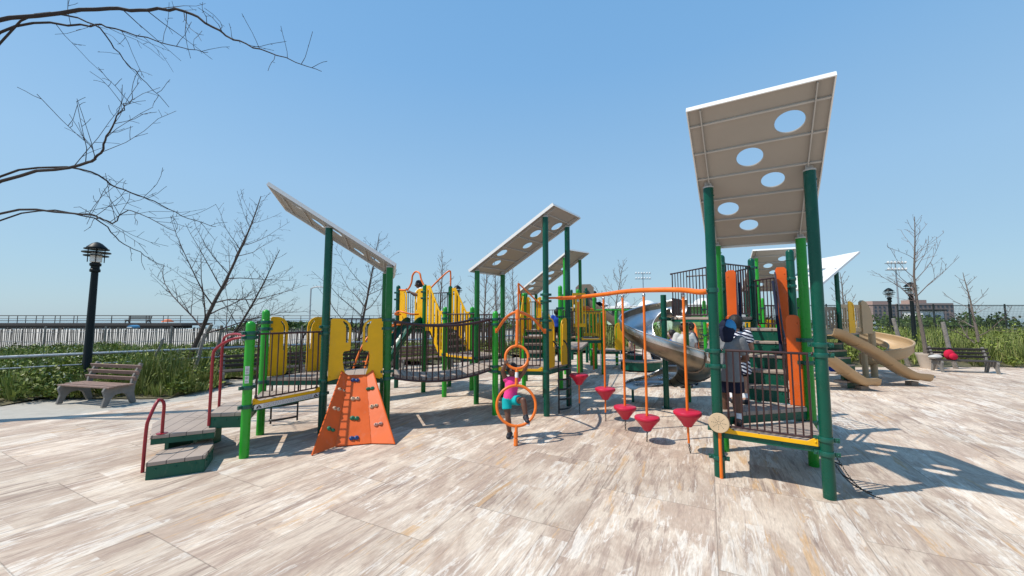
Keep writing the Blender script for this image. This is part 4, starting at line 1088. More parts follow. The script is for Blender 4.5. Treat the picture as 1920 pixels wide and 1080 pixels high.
# ------------------------------------------------------------------ stair tower straight behind the hexagon
M1, M2, M3, M4 = (.36,11.75), (.98,11.65), (.46,12.85), (1.10,12.75)
TM = thing('play_tower', (.7,11.8,0), 'play tower behind the hexagon with tan stair treads and tall yellow entry panels', 'play tower', 'open play towers')
make_post(TM, M1, 2.83, 'green_bright', True, (2.5,1.75), R(0)); make_post(TM, M2, 2.86, 'green_bright', True, (2.5,1.75), R(0))
make_post(TM, M3, 2.9, 'green_mid', True, (2.6,1.75), R(0)); make_post(TM, M4, 2.9, 'green_mid', True, (2.6,1.75), R(0))
make_deck(TM, [M1,M2,M4,M3], 1.70, rimh=.08)
for k in range(3):
    z = 1.0+.175*(k+1); y0 = 10.3+.42*k
    m = MB(); m.prism([(.36-.02*k,y0), (1.0,y0-.05), (1.0,y0+.42), (.34,y0+.42)], z-.05, z); part(m, 'tread', 'deck_tan', TM)
    m = MB(); m.plate([(0,0), (.64,0), (.64,.12), (0,.12)], (.36,y0+.02,z-.172), (1,-.07,0), (0,0,1), .014); part(m, 'riser', 'green_frame', TM)
slat_side(TM, M1, (.20,10.28), 1.62, 2.72, 1.0, 2.1, 4); slat_side(TM, M2, (1.02,10.22), 1.62, 2.72, 1.0, 2.1, 4)
e = (v3(M2,0)-v3(M1,0)).normalized()
make_panel(TM, v3(M1,1.70)+e*.08, e, .16, 1.0); make_panel(TM, v3(M2,1.70)-e*.08, -e, .16, 1.0)
make_barrier(TM, M3, M4, 1.75, 2.6, 6)
m = MB(); tp = at(972,531,11.6); 
m.tube([V((tp.x, tp.y, 2.1)), tp], .026, 10); m.tube(curve([tp, lerp(tp, v3(M1,2.55), .4)+V((-.02,0,-.05)), v3(M1,2.55)+V((-.06,0,0))], 5), .022, 8); m.tube([tp, v3(M2,2.45)+V((-.1,0,0))], .022, 8)
part(m, 'peak_handle', 'orange', TM)

# ------------------------------------------------------------------ far middle towers, their roofs, slats and tan slide
N1, N2, N3, N4 = (1.42,11.3), (2.42,14.1), (3.40,15.9), (2.2,16.4)
TF = thing('play_tower', (2.2,15,0), 'far play tower with bright green domed posts, yellow slat barriers and a long pale roof', 'play tower', 'roofed play towers')
make_post(TF, N1, 3.02, 'green_bright', True, (2.35,2.1,1.2), R(0)); make_post(TF, N2, 3.12, 'green_bright', True, (2.4,1.3), R(0))
make_post(TF, N3, 3.05, 'green_bright', True, (2.3,1.3), R(0)); make_post(TF, N4, 3.1, 'green_deep', True, (2.3,1.3), R(0))
make_deck(TF, [(2.45,14.1), (3.35,14.3), N3, N4], 1.30, rimh=.10); yellow_edge(TF, (2.45,14.1), (3.35,14.3), 1.30)
make_post(TF, (3.35,14.3), 2.3, 'green_mid', True, (1.3,), 0)
make_barrier(TF, N2, (3.35,14.3), 1.35, 2.3, 9)
make_barrier(TF, N1, N2, 1.45, 2.3, 14)
make_deck(TF, [(1.02,11.6), N1, (2.0,11.25), (2.75,14.0), (2.2,14.15)], 1.20, rimh=.08)
slat_side(TF, (2.35,14.3), (2.60,15.6), 1.35, 2.95, 1.35, 2.95, 4, name='slat_panel'); 
def slat_wall(root, a, b, z0, z1, n, material='yellow', name='slat_panel'):
    a, b = v3(a,0), v3(b,0); e = (b-a).normalized(); L = (b-a).length; m = MB()
    hs = [[(L*(i+.22)/n,.12), (L*(i+.78)/n,.12), (L*(i+.78)/n,z1-z0-.12), (L*(i+.22)/n,z1-z0-.12)] for i in range(n)]
    m.plate([(0,0), (L,0), (L,z1-z0), (0,z1-z0)], a+V((0,0,z0)), e, (0,0,1), .025, hs); return part(m, name, material, root)
slat_wall(TF, (2.15,13.6), (2.62,13.7), 1.75, 2.95, 4)
slat_wall(TF, (2.75,15.0), (3.75,15.4), 1.36, 2.35, 7)
dr = V((.64,-.768,0)); cr_ = V((.768,.64,0)); c0 = V((.72,16.55,0)); zl = 3.12
la, lb = c0-cr_*.44, c0+cr_*.44; ha, hb = la+dr*2.5, lb+dr*2.5
for p, zz, mt_ in ((la, zl, 'green_mid'), (lb, zl, 'green_mid'), (ha, zl+1.22, 'green_bright'), (hb, zl+1.22, 'green_mid')): make_post(TF, (p.x, p.y), zz, mt_, False, (2.0,1.2), R(-60))
roof_on(TF, v3(la,zl), v3(lb,zl), v3(ha,zl+1.22), v3(hb,zl+1.22), .15, .42, .12, HOLES)
make_deck(TF, [tuple(la.xy), tuple(lb.xy), tuple(hb.xy), tuple(ha.xy)], 1.35, rimh=.10)
make_barrier(TF, tuple(lb.xy), tuple(hb.xy), 1.45, 2.4, 12)
make_deck(TF, [(2.7,18.4), (3.5,18.1), (3.8,18.9), (3.0,19.3)], 2.58, rimh=.1)
for p in ((2.7,18.4), (3.5,18.1), (3.8,18.9), (3.0,19.3)): make_post(TF, p, 3.5, 'green_deep', True, (3.3,2.4), 0)
m = MB(); m.tube(curve([V((3.28,15.6,0)), V((3.28,15.6,2.2)), V((3.26,15.6,2.42)), V((3.05,15.55,2.42)), V((2.9,15.5,2.36))], 5), .035, 10); part(m, 'fire_pole', 'orange', TF)
m = MB(); m.ball(V((2.95,15.45,2.42)), .17, 12, (1.3,.6,.8)); part(m, 'seat_pod', 'orange_panel', TF)
tsl = thing('chute_slide', (4.1,18.6,0), 'long tan plastic slide running down from the far tower', 'slide', 'tan slides')
secT = [(-.34,.42), (-.33,.12), (-.24,.02), (0,.0), (.24,.02), (.33,.12), (.34,.42)]
straight_chute(tsl, curve([V((3.0,18.8,2.75)), V((3.6,18.5,2.65)), V((5.0,17.9,1.55)), V((6.2,17.4,.70)), V((6.9,17.1,.42)), V((7.4,16.9,.40))], 7), (.35,.94,0), secT, 'chute', 'tan_dark', .03)
m = MB(); m.tube([V((6.9,17.1,0)), V((6.9,17.1,.40))], .04, 8); part(m, 'leg', 'tan_dark', tsl)
m = MB(); m.plate([(0,0), (.85,0), (.85,.9), (.7,1.05), (.15,1.05), (0,.9)], (3.05,18.35,2.62), (.95,-.3,0), (0,0,1), .05, []); part(m, 'hood', 'tan_dark', tsl)

# low toddler deck with yellow panels and its white ladder
G1, G2, G3, G4 = (3.46,16.0), (4.62,16.0), (3.5,17.1), (4.62,17.1)
TG = thing('toddler_deck', (4.0,16.5,0), 'low deck with two bright yellow entry panels and a green rim', 'play deck')
make_post(TG, G1, 2.0, 'green_mid', True, (1.7,.7), 0); make_post(TG, G2, 2.0, 'green_mid', True, (1.7,.7), 0)
make_post(TG, G3, 2.4, 'green_bright', True, (1.7,.7), 0); make_post(TG, G4, 2.4, 'green_bright', True, (1.7,.7), 0)
make_deck(TG, [G1,G2,G4,G3], .74, rimh=.10)
make_panel(TG, (3.52,15.92,.76), (1,0,0), .33, 1.12); make_panel(TG, (4.56,15.92,.76), (-1,0,0), .33, 1.12)
make_barrier(TG, G3, G4, .80, 1.75, 9)
m = MB(); m.tube([V((3.5,17.1,2.42)), V((7.6,17.1,2.42))], .03, 8); part(m, 'top_rail', 'green_bright', TG)
lw = thing('ladder', (4.0,15.6,0), 'thin white step ladder under the low deck with yellow panels', 'ladder')
for x in (3.62, 4.45):
    m = MB(); m.tube([V((x-.06,15.55,0)), V((x,15.93,.70))], .016, 8); part(m, 'side_rail', 'white_paint', lw)
for z in (.25, .48):
    m = MB(); t = z/.7; m.tube([V((3.56+.06*t,15.55+.38*t,z)), V((4.39+.06*t,15.55+.38*t,z))], .014, 8); part(m, 'rung', 'white_paint', lw)

# low entry platform with red rails beyond the pods
ep = thing('transfer_steps', (5.2,15.4,0), 'far round-fronted entry platform with green skirt and red rails beside the toddler deck', 'steps')
pl = [(4.75+1.05*math.cos(t)*.78+.35, 15.35+.55*math.sin(t)) for t in [2*math.pi*k/18 for k in range(18)]]
pl2 = [(4.72,15.5), (5.2,15.4), (5.15,16.2), (4.72,16.3)]
tread(ep, pl, .40, None, zb=.06); tread(ep, pl2, .62, None, zb=.30)
for x, y in ((4.82,15.25), (5.12,15.2)):
    m = MB(); m.tube(curve([V((x,y,.41)), V((x,y,1.15)), V((x-.03,y+.1,1.3)), V((x-.05,y+.3,1.33))], 5), .022, 8); part(m, 'handrail', 'red_paint', ep)

# ------------------------------------------------------------------ far right towers and tan slides
TQ = thing('play_tower', (9.6,15,0), 'far right play tower with bright green posts under a pale roof behind the near tower', 'play tower', 'roofed play towers')
dQ = V((-.36,-.93,0)); cQ = V((.93,-.36,0)); c0 = V((10.15,15.55,0))
la, lb = c0-cQ*.55, c0+cQ*.55; ha, hb = la+dQ*1.95, lb+dQ*1.95
for p, zz, mt_ in ((la,3.2,'green_deep'), (lb,3.2,'green_deep'), (ha,4.25,'green_bright'), (hb,4.25,'green_mid')): make_post(TQ, (p.x, p.y), zz, mt_, False, (2.2,1.4), R(20))
roof_on(TQ, v3(la,3.2), v3(lb,3.2), v3(ha,4.25), v3(hb,4.25), .15, .40, .15, HOLES)
make_deck(TQ, [tuple(p.xy) for p in (la, lb, hb, ha)], 1.45)
make_barrier(TQ, tuple(ha.xy), tuple(hb.xy), 1.5, 2.5, 9); make_barrier(TQ, tuple(la.xy), tuple(ha.xy), 1.5, 2.5, 12)
for p in ((8.6,13.2), (8.9,12.9), (9.7,13.0), (8.4,15.3), (7.5,15.0)): make_post(TQ, p, 2.75, 'green_bright', True, (2.4,1.4), R(20))
slat_wall(TQ, (8.7,14.4), (9.6,14.1), 1.1, 2.0, 7)
make_deck(TQ, [(7.5,15.0), (8.6,13.2), (8.9,12.9), (9.7,13.0), (8.9,15.2)], 1.15)
m = MB(); m.tube([V((7.4,13.9,1.6)), V((7.9,13.8,2.05)), V((8.6,13.6,1.95)), V((8.9,13.5,1.5))], .03, 8); part(m, 'hoop_rail', 'red_paint', TQ)
TW_ = thing('play_tower', (10.6,12.8,0), 'right play tower with white lit roof top, tan slatted barrier and yellow panel', 'play tower', 'roofed play towers')
W1, W2, W3, W4 = (9.45,11.9), (10.62,12.5), (9.1,13.1), (11.4,13.9)
pw_ = [(W1, 3.0), ((9.2,13.0), 3.0), (W2, 3.58), ((10.3,13.6), 3.58)]
for p, zz in pw_: make_post(TW_, p, zz, 'green_deep', False, (2.2,1.7,1.3), R(25))
roof_on(TW_, v3(W1,3.0), v3((9.2,13.0),3.0), v3(W2,3.58), v3((10.3,13.6),3.58), .25, 1.55, .10, HOLES)
make_deck(TW_, [W1, W2, (10.3,13.6), (9.2,13.0)], 1.55)
make_deck(TW_, [W2, (12.15,13.5), (11.7,14.4), (10.3,13.6)], 1.55)
make_panel(TW_, (10.75,12.3,1.58), (1,.35,0), .30, 1.02)
slat_wall(TW_, (9.5,12.0), (10.7,12.6), 1.60, 2.42, 7, 'tan_dark'); slat_wall(TW_, (10.9,12.75), (12.2,13.45), 1.60, 2.52, 8, 'tan_plastic')
m = MB(); m.plate([(0,0), (.42,0), (.46,.45), (.40,.85), (.22,1.10), (.08,1.16), (0,1.1)], (12.15,13.42,1.52), (.95,.2,0), (0,0,1), .10, []); part(m, 'slide_hood', 'tan_plastic', TW_)
m = MB(); m.tube([V((12.75,13.7,0)), V((12.75,13.7,1.6))], .10, 12); part(m, 'slide_post', 'tan_plastic', TW_)
for k in range(6):
    z = .22+.21*k; y0 = 11.35+.16*k; m = MB(); m.prism([(9.75+.03*k,y0), (10.5+.03*k,y0+.3), (10.38,y0+.6), (9.6,y0+.3)], z-.05, z); part(m, 'tread', 'deck_tan', TW_)
    m = MB(); m.plate([(0,0), (.78,0), (.78,.15), (0,.15)], (9.77+.03*k,y0+.02,z-.2), (.93,.37,0), (0,0,1), .014); part(m, 'riser', 'green_frame', TW_)
d1 = thing('wave_slide', (11.5,12.0,0), 'upper tan plastic slide reaching farthest right', 'slide', 'tan slides')
secP = [(-.30,.20), (-.29,.14), (-.25,.05), (-.18,.01), (0,.0), (.18,.01), (.25,.05), (.29,.14), (.30,.20)]
sA, sB = at(1548,600,11.6), gz(1742,722)
def wave(root, A, B, z0, side, sec=secP):
    A, B = V(A), V(B); A.z = z0; B.z = .20; d = B-A; d.z = 0
    pts = [A, A+d*.10+V((0,0,-.03*z0)), A+d*.28+V((0,0,-.20*z0)), A+d*.48+V((0,0,-.40*z0)), A+d*.70+V((0,0,-.68*z0)), A+d*.86+V((0,0,-.86*z0+.02))]
    pts += [B+V((0,0,-.02)), B+d.normalized()*.12+V((0,0,-.05))]
    chute(root, None, [(p, V(side).normalized(), 1.0) for p in curve(pts, 6)], sec, .03, 'chute', 'tan_plastic')
    for t in (.30, .55, .8):
        p = curve(pts, 6)[int(t*40)]; m = MB(); sd_ = V(side).normalized(); m.tube([p+sd_*r_+V((0,0,h_-.03)) for r_, h_ in sec], .022, 6); part(m, 'joint_rib', 'tan_plastic', root)
    p = A+d*.90; m = MB(); m.box(V((p.x, p.y, .06)), (.22,.2,.12)); part(m, 'foot', 'tan_dark', root)
wave(d1, (9.7,11.9,0), (sB.x-.25, sB.y, 0), 1.55, (.1,1,0))
d2 = thing('wave_slide', (10,11,0), 'lower tan plastic slide nearest the near green tower', 'slide', 'tan slides')
sB2 = gz(1645,731); wave(d2, (8.4,11.3,0), (sB2.x-.25, sB2.y, 0), 1.15, (.1,1,0))
sp_ = thing('spiral_slide', (13.3,14.6,0), 'tan plastic spiral slide curving beside the weeds', 'slide', 'tan slides')
cS = V((13.25,14.3,0)); frs = []
for i in range(50):
    a = 150-i*300/49; frs.append((cS+V((0,0,1.50-1.12*i/49)), V((math.cos(R(a)), math.sin(R(a)), 0)), 1.0))
chute(sp_, cS, frs, [(1.12,.42), (1.13,.36), (1.08,.16), (.98,.05), (.80,.0), (.62,.03), (.50,.12), (.46,.28)], .035, 'chute', 'tan_plastic')
for i in (0,): 
    m = MB(); m.tube([o_+rd*1.125+V((0,0,.42)) for o_, rd, hs in frs], .028, 8); part(m, 'rolled_rim', 'tan_plastic', sp_)
m = MB(); m.tube([V((12.35,13.6,0)), V((12.35,13.6,1.2))], .09, 10); part(m, 'leg', 'tan_plastic', sp_)
# arched ladder with dark treads far behind the men
al_ = thing('arch_ladder', (9.8,19.5,0), 'far arched ladder with dark treads between orange side rails', 'ladder')
for s in (0, 1):
    m = MB(); m.tube(curve([V((9.35+.95*s,19.4,0)), V((9.38+.95*s,19.6,.8)), V((9.5+.9*s,20.0,1.5)), V((9.7+.8*s,20.6,1.75)), V((9.9+.8*s,21.2,1.6))], 6), .07, 8); part(m, 'side_rail', 'orange', al_)
for k in range(7):
    z = .15+.22*k; m = MB(); m.box((9.86+.03*k,19.5+.06*k,z), (.88,.16,.06)); part(m, 'tread', 'wood_dark', al_)

# ------------------------------------------------------------------ street furniture and setting
def slat(m, a, b, w_, t_): m.beam(a, b, w_, t_)
def make_bench(name, loc, rz, label, wood='wood_bench', L=1.75, cat='bench', group='park benches along the bank', leg='concrete_leg'):
    """local: x along the bench, sitter looks towards -y"""
    root = bpy.data.objects.new(name, None); col.objects.link(root); root.location = loc; root.rotation_euler = (0,0,rz); tag(root, label, cat, group)
    for i, y in enumerate((-.26, -.13, 0., .13)):
        m = MB(); m.box((0, y, .45+.012*(i == 0)*-1+.0), (L, .105, .035)); m.build('seat_slat', wood, root, local=True, bevel=.006)
    for i in range(3):
        z = .58+.135*i; m = MB(); m.beam(V((-L/2, .21+.045*i, z)), V((L/2, .21+.045*i, z)), .03, .095, (0,-.3,1)); m.build('back_slat', wood, root, local=True, bevel=.006)
    for x in (-L/2+.12, L/2-.12):
        m = MB()
        ol = [(-.36,0), (-.26,0), (-.20,.16), (-.12,.25), (.02,.27), (.10,.22), (.20,0), (.31,0), (.25,.25), (.27,.45), (.40,.92), (.34,.95), (.20,.62), (.17,.43), (-.33,.43), (-.36,.36), (-.31,.22)]
        m.plate(ol, (x,0,0), (0,1,0), (0,0,1), .07); m.build('leg', leg, root, local=True, bevel=.01)
    return root
make_bench('park_bench', (-10.1,9.55,0), R(-14), 'weathered pinkish slat bench alone on the pavement, left of the entry steps')
make_bench('park_bench', (-8.0,12.6,0), R(37), 'dark slat bench with arm rest directly behind the red handrails', 'wood_dark', 2.4)
make_bench('park_bench', (-5.55,14.55,0), R(37), 'dark slat bench behind the yellow climber panels', 'wood_dark', 2.4)
make_bench('park_bench', (-3.6,16.2,0), R(37), 'pale slat bench seen through the bars of the sagging bridge', 'wood_bench', 2.4)
make_bench('park_bench', (-48.2,49.7,1.43), R(0), 'far dark bench on the raised boardwalk against the sky', 'wood_dark', 3.0, group='benches on the boardwalk')

# steel pipe rail along the bank
gr_ = thing('guard_rail', (-11,13,0), 'galvanised steel pipe rail on posts running along the weedy bank', 'railing')
ra, rb = at(60,674,10.2), at(1000,622,27.)
A_, B_ = V((-14.4,9.4,0)), V((1.5,24.6,0))
m = MB(); m.tube([A_+V((0,0,1.02)), B_+V((0,0,1.02))], .045, 10); part(m, 'top_pipe', 'galv', gr_)
m = MB(); m.tube([A_+V((0,0,.72)), B_+V((0,0,.72))], .022, 8); part(m, 'lower_pipe', 'galv', gr_)
for k in range(11):
    p = lerp(A_, B_, (k+.4)/11); m = MB(); m.tube([p, p+V((0,0,1.0))], .035, 8); m.box(p+V((0,0,.99)), (.10,.10,.05)); part(m, 'post', 'galv', gr_)

# sand fence of wooden slats behind the bank
def slat_fence(name, pts, label, zf, h=1.0, sp=.098):
    f = thing(name, pts[0], label, 'fence'); rr = random.Random(5)
    m = MB(); cum = 0
    for a, b in zip(pts, pts[1:]):
        a, b = V(a), V(b); L = (b-a).length; n = int(L/sp); e = (b-a).normalized()
        for i in range(n):
            p = lerp(a, b, (i+.5)/n); z = zf(p.x, p.y); lean = V((rr.uniform(-.03,.03), rr.uniform(-.03,.03), 0)); hh = h*rr.uniform(.93,1.07)
            m.beam(p+V((0,0,z-.05)), p+lean+V((0,0,z+hh)), rr.uniform(.042,.062), .012, e.cross(V((0,0,1))))
    part(m, 'slats', 'fence_slat', f)
    m = MB()
    for zz in (.3, .8):
        pl = []
        for a, b in zip(pts, pts[1:]):
            for i in range(12): p = lerp(V(a), V(b), i/12); pl.append(V((p.x, p.y, zf(p.x, p.y)+zz*h+.02*math.sin(i*2.1))))
        m.tube(pl, .012, 5)
    part(m, 'wire', 'galv', f)
    for a, b in zip(pts, pts[1:]):
        L = (V(b)-V(a)).length
        for i in range(int(L/3)):
            p = lerp(V(a), V(b), (i+.5)/int(L/3)); q = MB(); q.tube([p+V((0,-.06,zf(p.x, p.y)-.1)), p+V((rr.uniform(-.06,.06),-.06,zf(p.x, p.y)+h*1.12))], .04, 7); part(q, 'post', 'drift', f)
    return f
slat_fence('sand_fence', [(-36,20.4,0), (-20,20.6,0), (-10.5,22.6,0), (-3.,24.6,0), (3.5,27.5,0)], 'weathered grey slat sand fence standing between the weedy bank and the white beach', lambda x, y: .52)

# boardwalk pier on piles with railings
bw = thing('boardwalk', (-55,52,0), 'raised dark timber boardwalk with thin railings in front of the sea', 'boardwalk')
m = MB(); m.box((-66.,51.5,1.28), (48,5,.30)); part(m, 'deck', 'boardwalk', bw)
m = MB(); m.box((-66.5,50.9,.93), (46,3.2,.40)); part(m, 'girder', 'rubber_black', bw)
for k in range(14):
    m = MB(); m.box((-89+3.4*k,50.,.5), (.32,.32,1.6)); part(m, 'pile', 'wood_dark', bw)
for y in (49.15, 53.8):
    m = MB()
    for z in (1.75, 2.05, 2.42): m.tube([V((-90,y,z)), V((-42 if y < 50 else 40,y,z))], .028 if z < 2.4 else .036, 5)
    k = -89.5
    while k < (-42 if y < 50 else 40): m.tube([V((k,y,1.2)), V((k,y,2.42))], .04, 5); k += 2.4
    part(m, 'railing', 'wood_dark', bw)
um = thing('beach_umbrella', (-53.6,60,0), 'orange beach umbrella peeping above the boardwalk deck', 'umbrella')
m = MB(); m.lathe((-53.6,60,1.50), [(.75,0), (.66,.2), (.4,.36), (.04,.44), (.001,.45)], 16); part(m, 'canopy', 'canvas_orange', um)
m = MB(); m.tube([V((-53.6,60,.3)), V((-53.6,60,2.15))], .03, 6); part(m, 'pole', 'white_paint', um)
bb = thing('beach_shelter', (-44.9,46,0), 'small blue and white beach shelter under the boardwalk', 'shelter')
m = MB(); m.plate([(0,0), (.6,0), (.6,.2), (.3,.32), (0,.2)], (-45.4,46,.95), (1,0,0), (0,0,1), .9); part(m, 'canopy', 'canvas_blue', bb)
m = MB(); m.box((-45.1,45.5,1.0), (.6,.05,.08)); part(m, 'trim', 'white_paint', bb)

# leaning driftwood stakes among the weeds
for k, (px, y0, y1, dx, Y, r_) in enumerate(((287,675,635,20,11.8,.035), (362,705,625,22,12.2,.05), (375,645,608,22,15.5,.075), (408,650,610,8,15.2,.06))):
    b = at(px, y0, Y); t = at(px+dx, y1, Y); m = MB(); m.tube([V((b.x-(t.x-b.x)*.6, b.y, -.05)), b, lerp(b, t, .5)+V((.01,0,0)), t], [r_*1.1, r_, r_*.95, r_*.85], 8)
    o = m.build('stake', 'drift'); tag(o, ['thin broken grey stake leaning in the weeds, leftmost of the stakes', 'dark grey stake leaning beside the foot of the big leaning tree', 'thick pale driftwood post leaning behind the guard rail', 'short pale stake close to the second leaning tree'][k], 'stake', 'leaning stakes in the weeds')

# promenade lamps
def make_lamp(name, loc, h, label, sc=1.0, group='dark promenade lamps'):
    root = bpy.data.objects.new(name, None); col.objects.link(root); root.location = loc; tag(root, label, 'lamp post', group)
    m = MB(); m.lathe((0,0,0), [(.13,0), (.13,.45), (.10,.52), (.078,h-.95), (.072,h-.90)], 14); m.build('post', 'lamp_green', root, local=True)
    m = MB(); m.lathe((0,0,h-.92), [(.075,0), (.115,.02), (.115,.09), (.095,.11), (.095,.18), (.125,.2), (.125,.27), (.07,.3)], 16); m.build('collar', 'lamp_green', root, local=True)
    m = MB(); m.lathe((0,0,h-.62), [(.11,0), (.13,.02), (.13,.26), (.11,.28)], 16); m.build('lens', 'glass_lamp', root, local=True)
    for z, r_ in ((h-.42,.27), (h-.32,.31), (h-.22,.27)):
        m = MB(); m.lathe((0,0,z), [(.15,.0), (r_,-.02), (r_,.005), (.15,.02)], 20); m.build('louvre_ring', 'lamp_green', root, local=True)
    for i in range(4):
        a = R(45+90*i); m = MB(); m.tube([V((.17*math.cos(a), .17*math.sin(a), h-.62)), V((.17*math.cos(a), .17*math.sin(a), h-.2))], .012, 5); m.build('strut', 'lamp_green', root, local=True)
    m = MB(); m.lathe((0,0,h-.2), [(.23,0), (.22,.025), (.11,.14), (.04,.18), (.001,.19)], 18); m.build('cap', 'lamp_green', root, local=True)
    return root
make_lamp('lamp_post', (-12.3,11.25,0), 4.32, 'black promenade lamp with ringed head, at the left edge')
make_lamp('lamp_post', (-3.35,23.5,0), 4.1, 'small dark lamp between the yellow stair and the middle roof')
make_lamp('lamp_post', (24.0,24.4,0), 4.0, 'dark lamp left of the slim bare tree at the right edge')
make_lamp('lamp_post', (20.2,19.4,0), 3.9, 'dark lamp directly behind the bare tree in the white pot')

# tall thin poles and stadium lights
def stadium(name, loc, h, w_, label, n=6):
    r = thing(name, loc, label, 'light mast', 'stadium light masts'); k_ = w_/3.0; L = V(loc)
    m = MB(); m.tube([L, L+V((0,0,h))], [.28*k_,.14*k_], 8); part(m, 'mast', 'galv', r)
    m = MB()
    for z in (h-.3*k_, h-2.2*k_): m.beam(L+V((-w_,0,z)), L+V((w_,0,z)), .12, .12)
    part(m, 'cross_arm', 'galv', r)
    for j, z in enumerate((h, h-1.9*k_)):
        for i in range(n):
            x = -w_+2*w_*(i+.5)/n; m = MB(); m.lathe(L+V((x,-.3,z)), [(.14*k_,.25*k_), (.34*k_,.0), (.38*k_,-.12*k_), (.30*k_,-.14*k_)], 10, (0,-.8,-.6)); part(m, 'floodlight', 'white_paint', r)
stadium('stadium_light', (48.,140,0), 18.6, 3.0, 'thin light mast with two rows of floodlights, above the green striped building')
stadium('stadium_light', (64.4,64.,0), 11.4, 1.75, 'pale light mast with floodlights behind the tan spiral slide')
sl2 = thing('street_light', (-25.2,48,0), 'thin curved-arm street light on the horizon left of the first roof post', 'street light')
m = MB(); m.tube(curve([V((-25.2,48,0)), V((-25.2,48,5.2)), V((-25.1,48,5.8)), V((-24.5,48,6.0)), V((-23.9,48,6.0))], 5), .09, 6); part(m, 'pole', 'galv', sl2)
m = MB(); m.ball(V((-23.7,48,5.97)), .16, 8, (2,1,.6)); part(m, 'lamp_head', 'galv', sl2)
m = MB(); m.tube([V((44.3,63,0)), V((44.3,63,6.0))], .10, 6); tag(m.build('pole', 'white_paint'), 'thin pale pole above the hedge beside the far apartment blocks', 'pole')

# long building with green striped wall and domed white roof
gb = thing('striped_building', (15,46,0), 'long low building with green striped wall and white domed roof beyond the playground', 'building')
wa, wb = V((9.2,56,0)), V((21.5,41,0)); ew = (wb-wa).normalized(); nw = V((ew.y, -ew.x, 0)); nw = -nw if nw.y > 0 else nw; Lw = (wb-wa).length; hw_ = 3.35
rr = random.Random(3)
m = MB(); m.plate([(0,0), (Lw,0), (Lw,hw_), (0,hw_)], wa, ew, (0,0,1), .3); part(m, 'wall', 'wall_green_c', gb)
x = .2
while x < Lw-.8:
    ww = rr.uniform(.35, 1.1); m = MB(); m.plate([(0,0), (ww,0), (ww,hw_-.05), (0,hw_-.05)], wa+ew*x+nw*.17+V((0,0,.02)), ew, (0,0,1), .04); part(m, 'cladding_panel', rr.choice(['wall_green_a', 'wall_green_b', 'wall_green_a', 'wall_dark']), gb); x += ww+rr.choice([0.02, .35, .8])
m = MB(); m.plate([(-1,0), (Lw+1.5,0), (Lw+1.5,9), (-1,9)], wa+nw*.9+V((0,0,hw_+.12)), ew, -nw+V((0,0,.045)), .25); part(m, 'roof', 'roof_white', gb)
for k in range(5):
    c = wa+ew*(2.8+3.6*k)-nw*2.6+V((0,0,hw_+.2)); m = MB(); m.ball(c, 1.15, 14, (1,1,.75)); part(m, 'roof_dome', 'roof_white', gb)
m = MB(); m.plate([(0,0), (3.4,0), (3.4,2.2), (1.7,3.4), (0,2.2)], (21.6,42.5,.6), (1,0,0), (0,0,1), 4); part(m, 'annexe', 'roof_white', gb)

# far apartment blocks on the right
for k, (x, y, wx_, h, lb) in enumerate(((292,300,34,12.8,'long brick apartment block on the horizon above the tan spiral slide'), (327,305,31,13.9,'taller brick apartment block at the right edge of the horizon'))):
    ab = thing('apartment_block', (x,y,0), lb, 'building', 'far apartment blocks')
    m = MB(); m.box((x,y,h/2), (wx_,14,h)); part(m, 'wall', 'brick_far', ab)
    for j in range(4):
        m = MB()
        for i in range(int(wx_/3.4)): m.box((x-wx_/2+2+3.4*i, y-7.05, 2.2+h/4.6*j), (1.5,.2,1.5))
        part(m, 'window_row', 'window_far', ab)['kind'] = 'stuff'
    m = MB(); m.box((x-8,y,h+1.3), (12,8,2.6)); part(m, 'roof_house', 'brick_far', ab)
# white low pavilion beside the mesh fence
wp = thing('pavilion', (62,58,0), 'small white pavilion with dark openings beyond the mesh fence', 'building')
m = MB(); m.box((64.,60,1.6), (3.2,3,3.2)); part(m, 'wall', 'white_paint', wp)
m = MB(); m.box((64.,60,3.3), (3.7,3.6,.2)); part(m, 'roof', 'lamp_green', wp)
for k in range(2): m = MB(); m.box((63.2+1.5*k,58.48,2.0), (.7,.1,1.1)); part(m, 'window', 'window_far', wp)

# dark mesh fence on the right
mf = thing('mesh_fence', (14,27.5,0), 'tall dark green mesh fence running behind the right hand weeds', 'fence')
for k in range(13):
    x = 12.5+2.6*k; m = MB(); m.tube([V((x,28,0)), V((x,28,3.1))], .05, 6); part(m, 'post', 'fence_mesh', mf)
m = MB()
for z in (.1, 1.5, 3.0): m.tube([V((12.5,28,z)), V((43.7,28,z))], .03, 5)
for i in range(312): x = 12.5+.1*i; m.tube([V((x,28,.1)), V((x,28,3.0))], .007, 3, cap=False)
for i in range(24): m.tube([V((12.5,28,.15+.12*i)), V((43.7,28,.15+.12*i))], .006, 3, cap=False)
part(m, 'mesh', 'fence_mesh', mf)
# white bleacher rails
bl_ = thing('bleacher', (22.6,26.5,0), 'white tubular bleacher rails in front of the mesh fence', 'bleachers')
for z, y in ((1.45,26.0), (1.75,26.5), (2.05,27.0)):
    m = MB(); m.box((23.6,y,z), (2.6,.25,.07)); part(m, 'bench_board', 'white_paint', bl_)
for x in (22.4, 24.8): m = MB(); m.beam(V((x,25.9,.05)), V((x,27.1,2.1)), .07, .07); part(m, 'frame', 'white_paint', bl_)

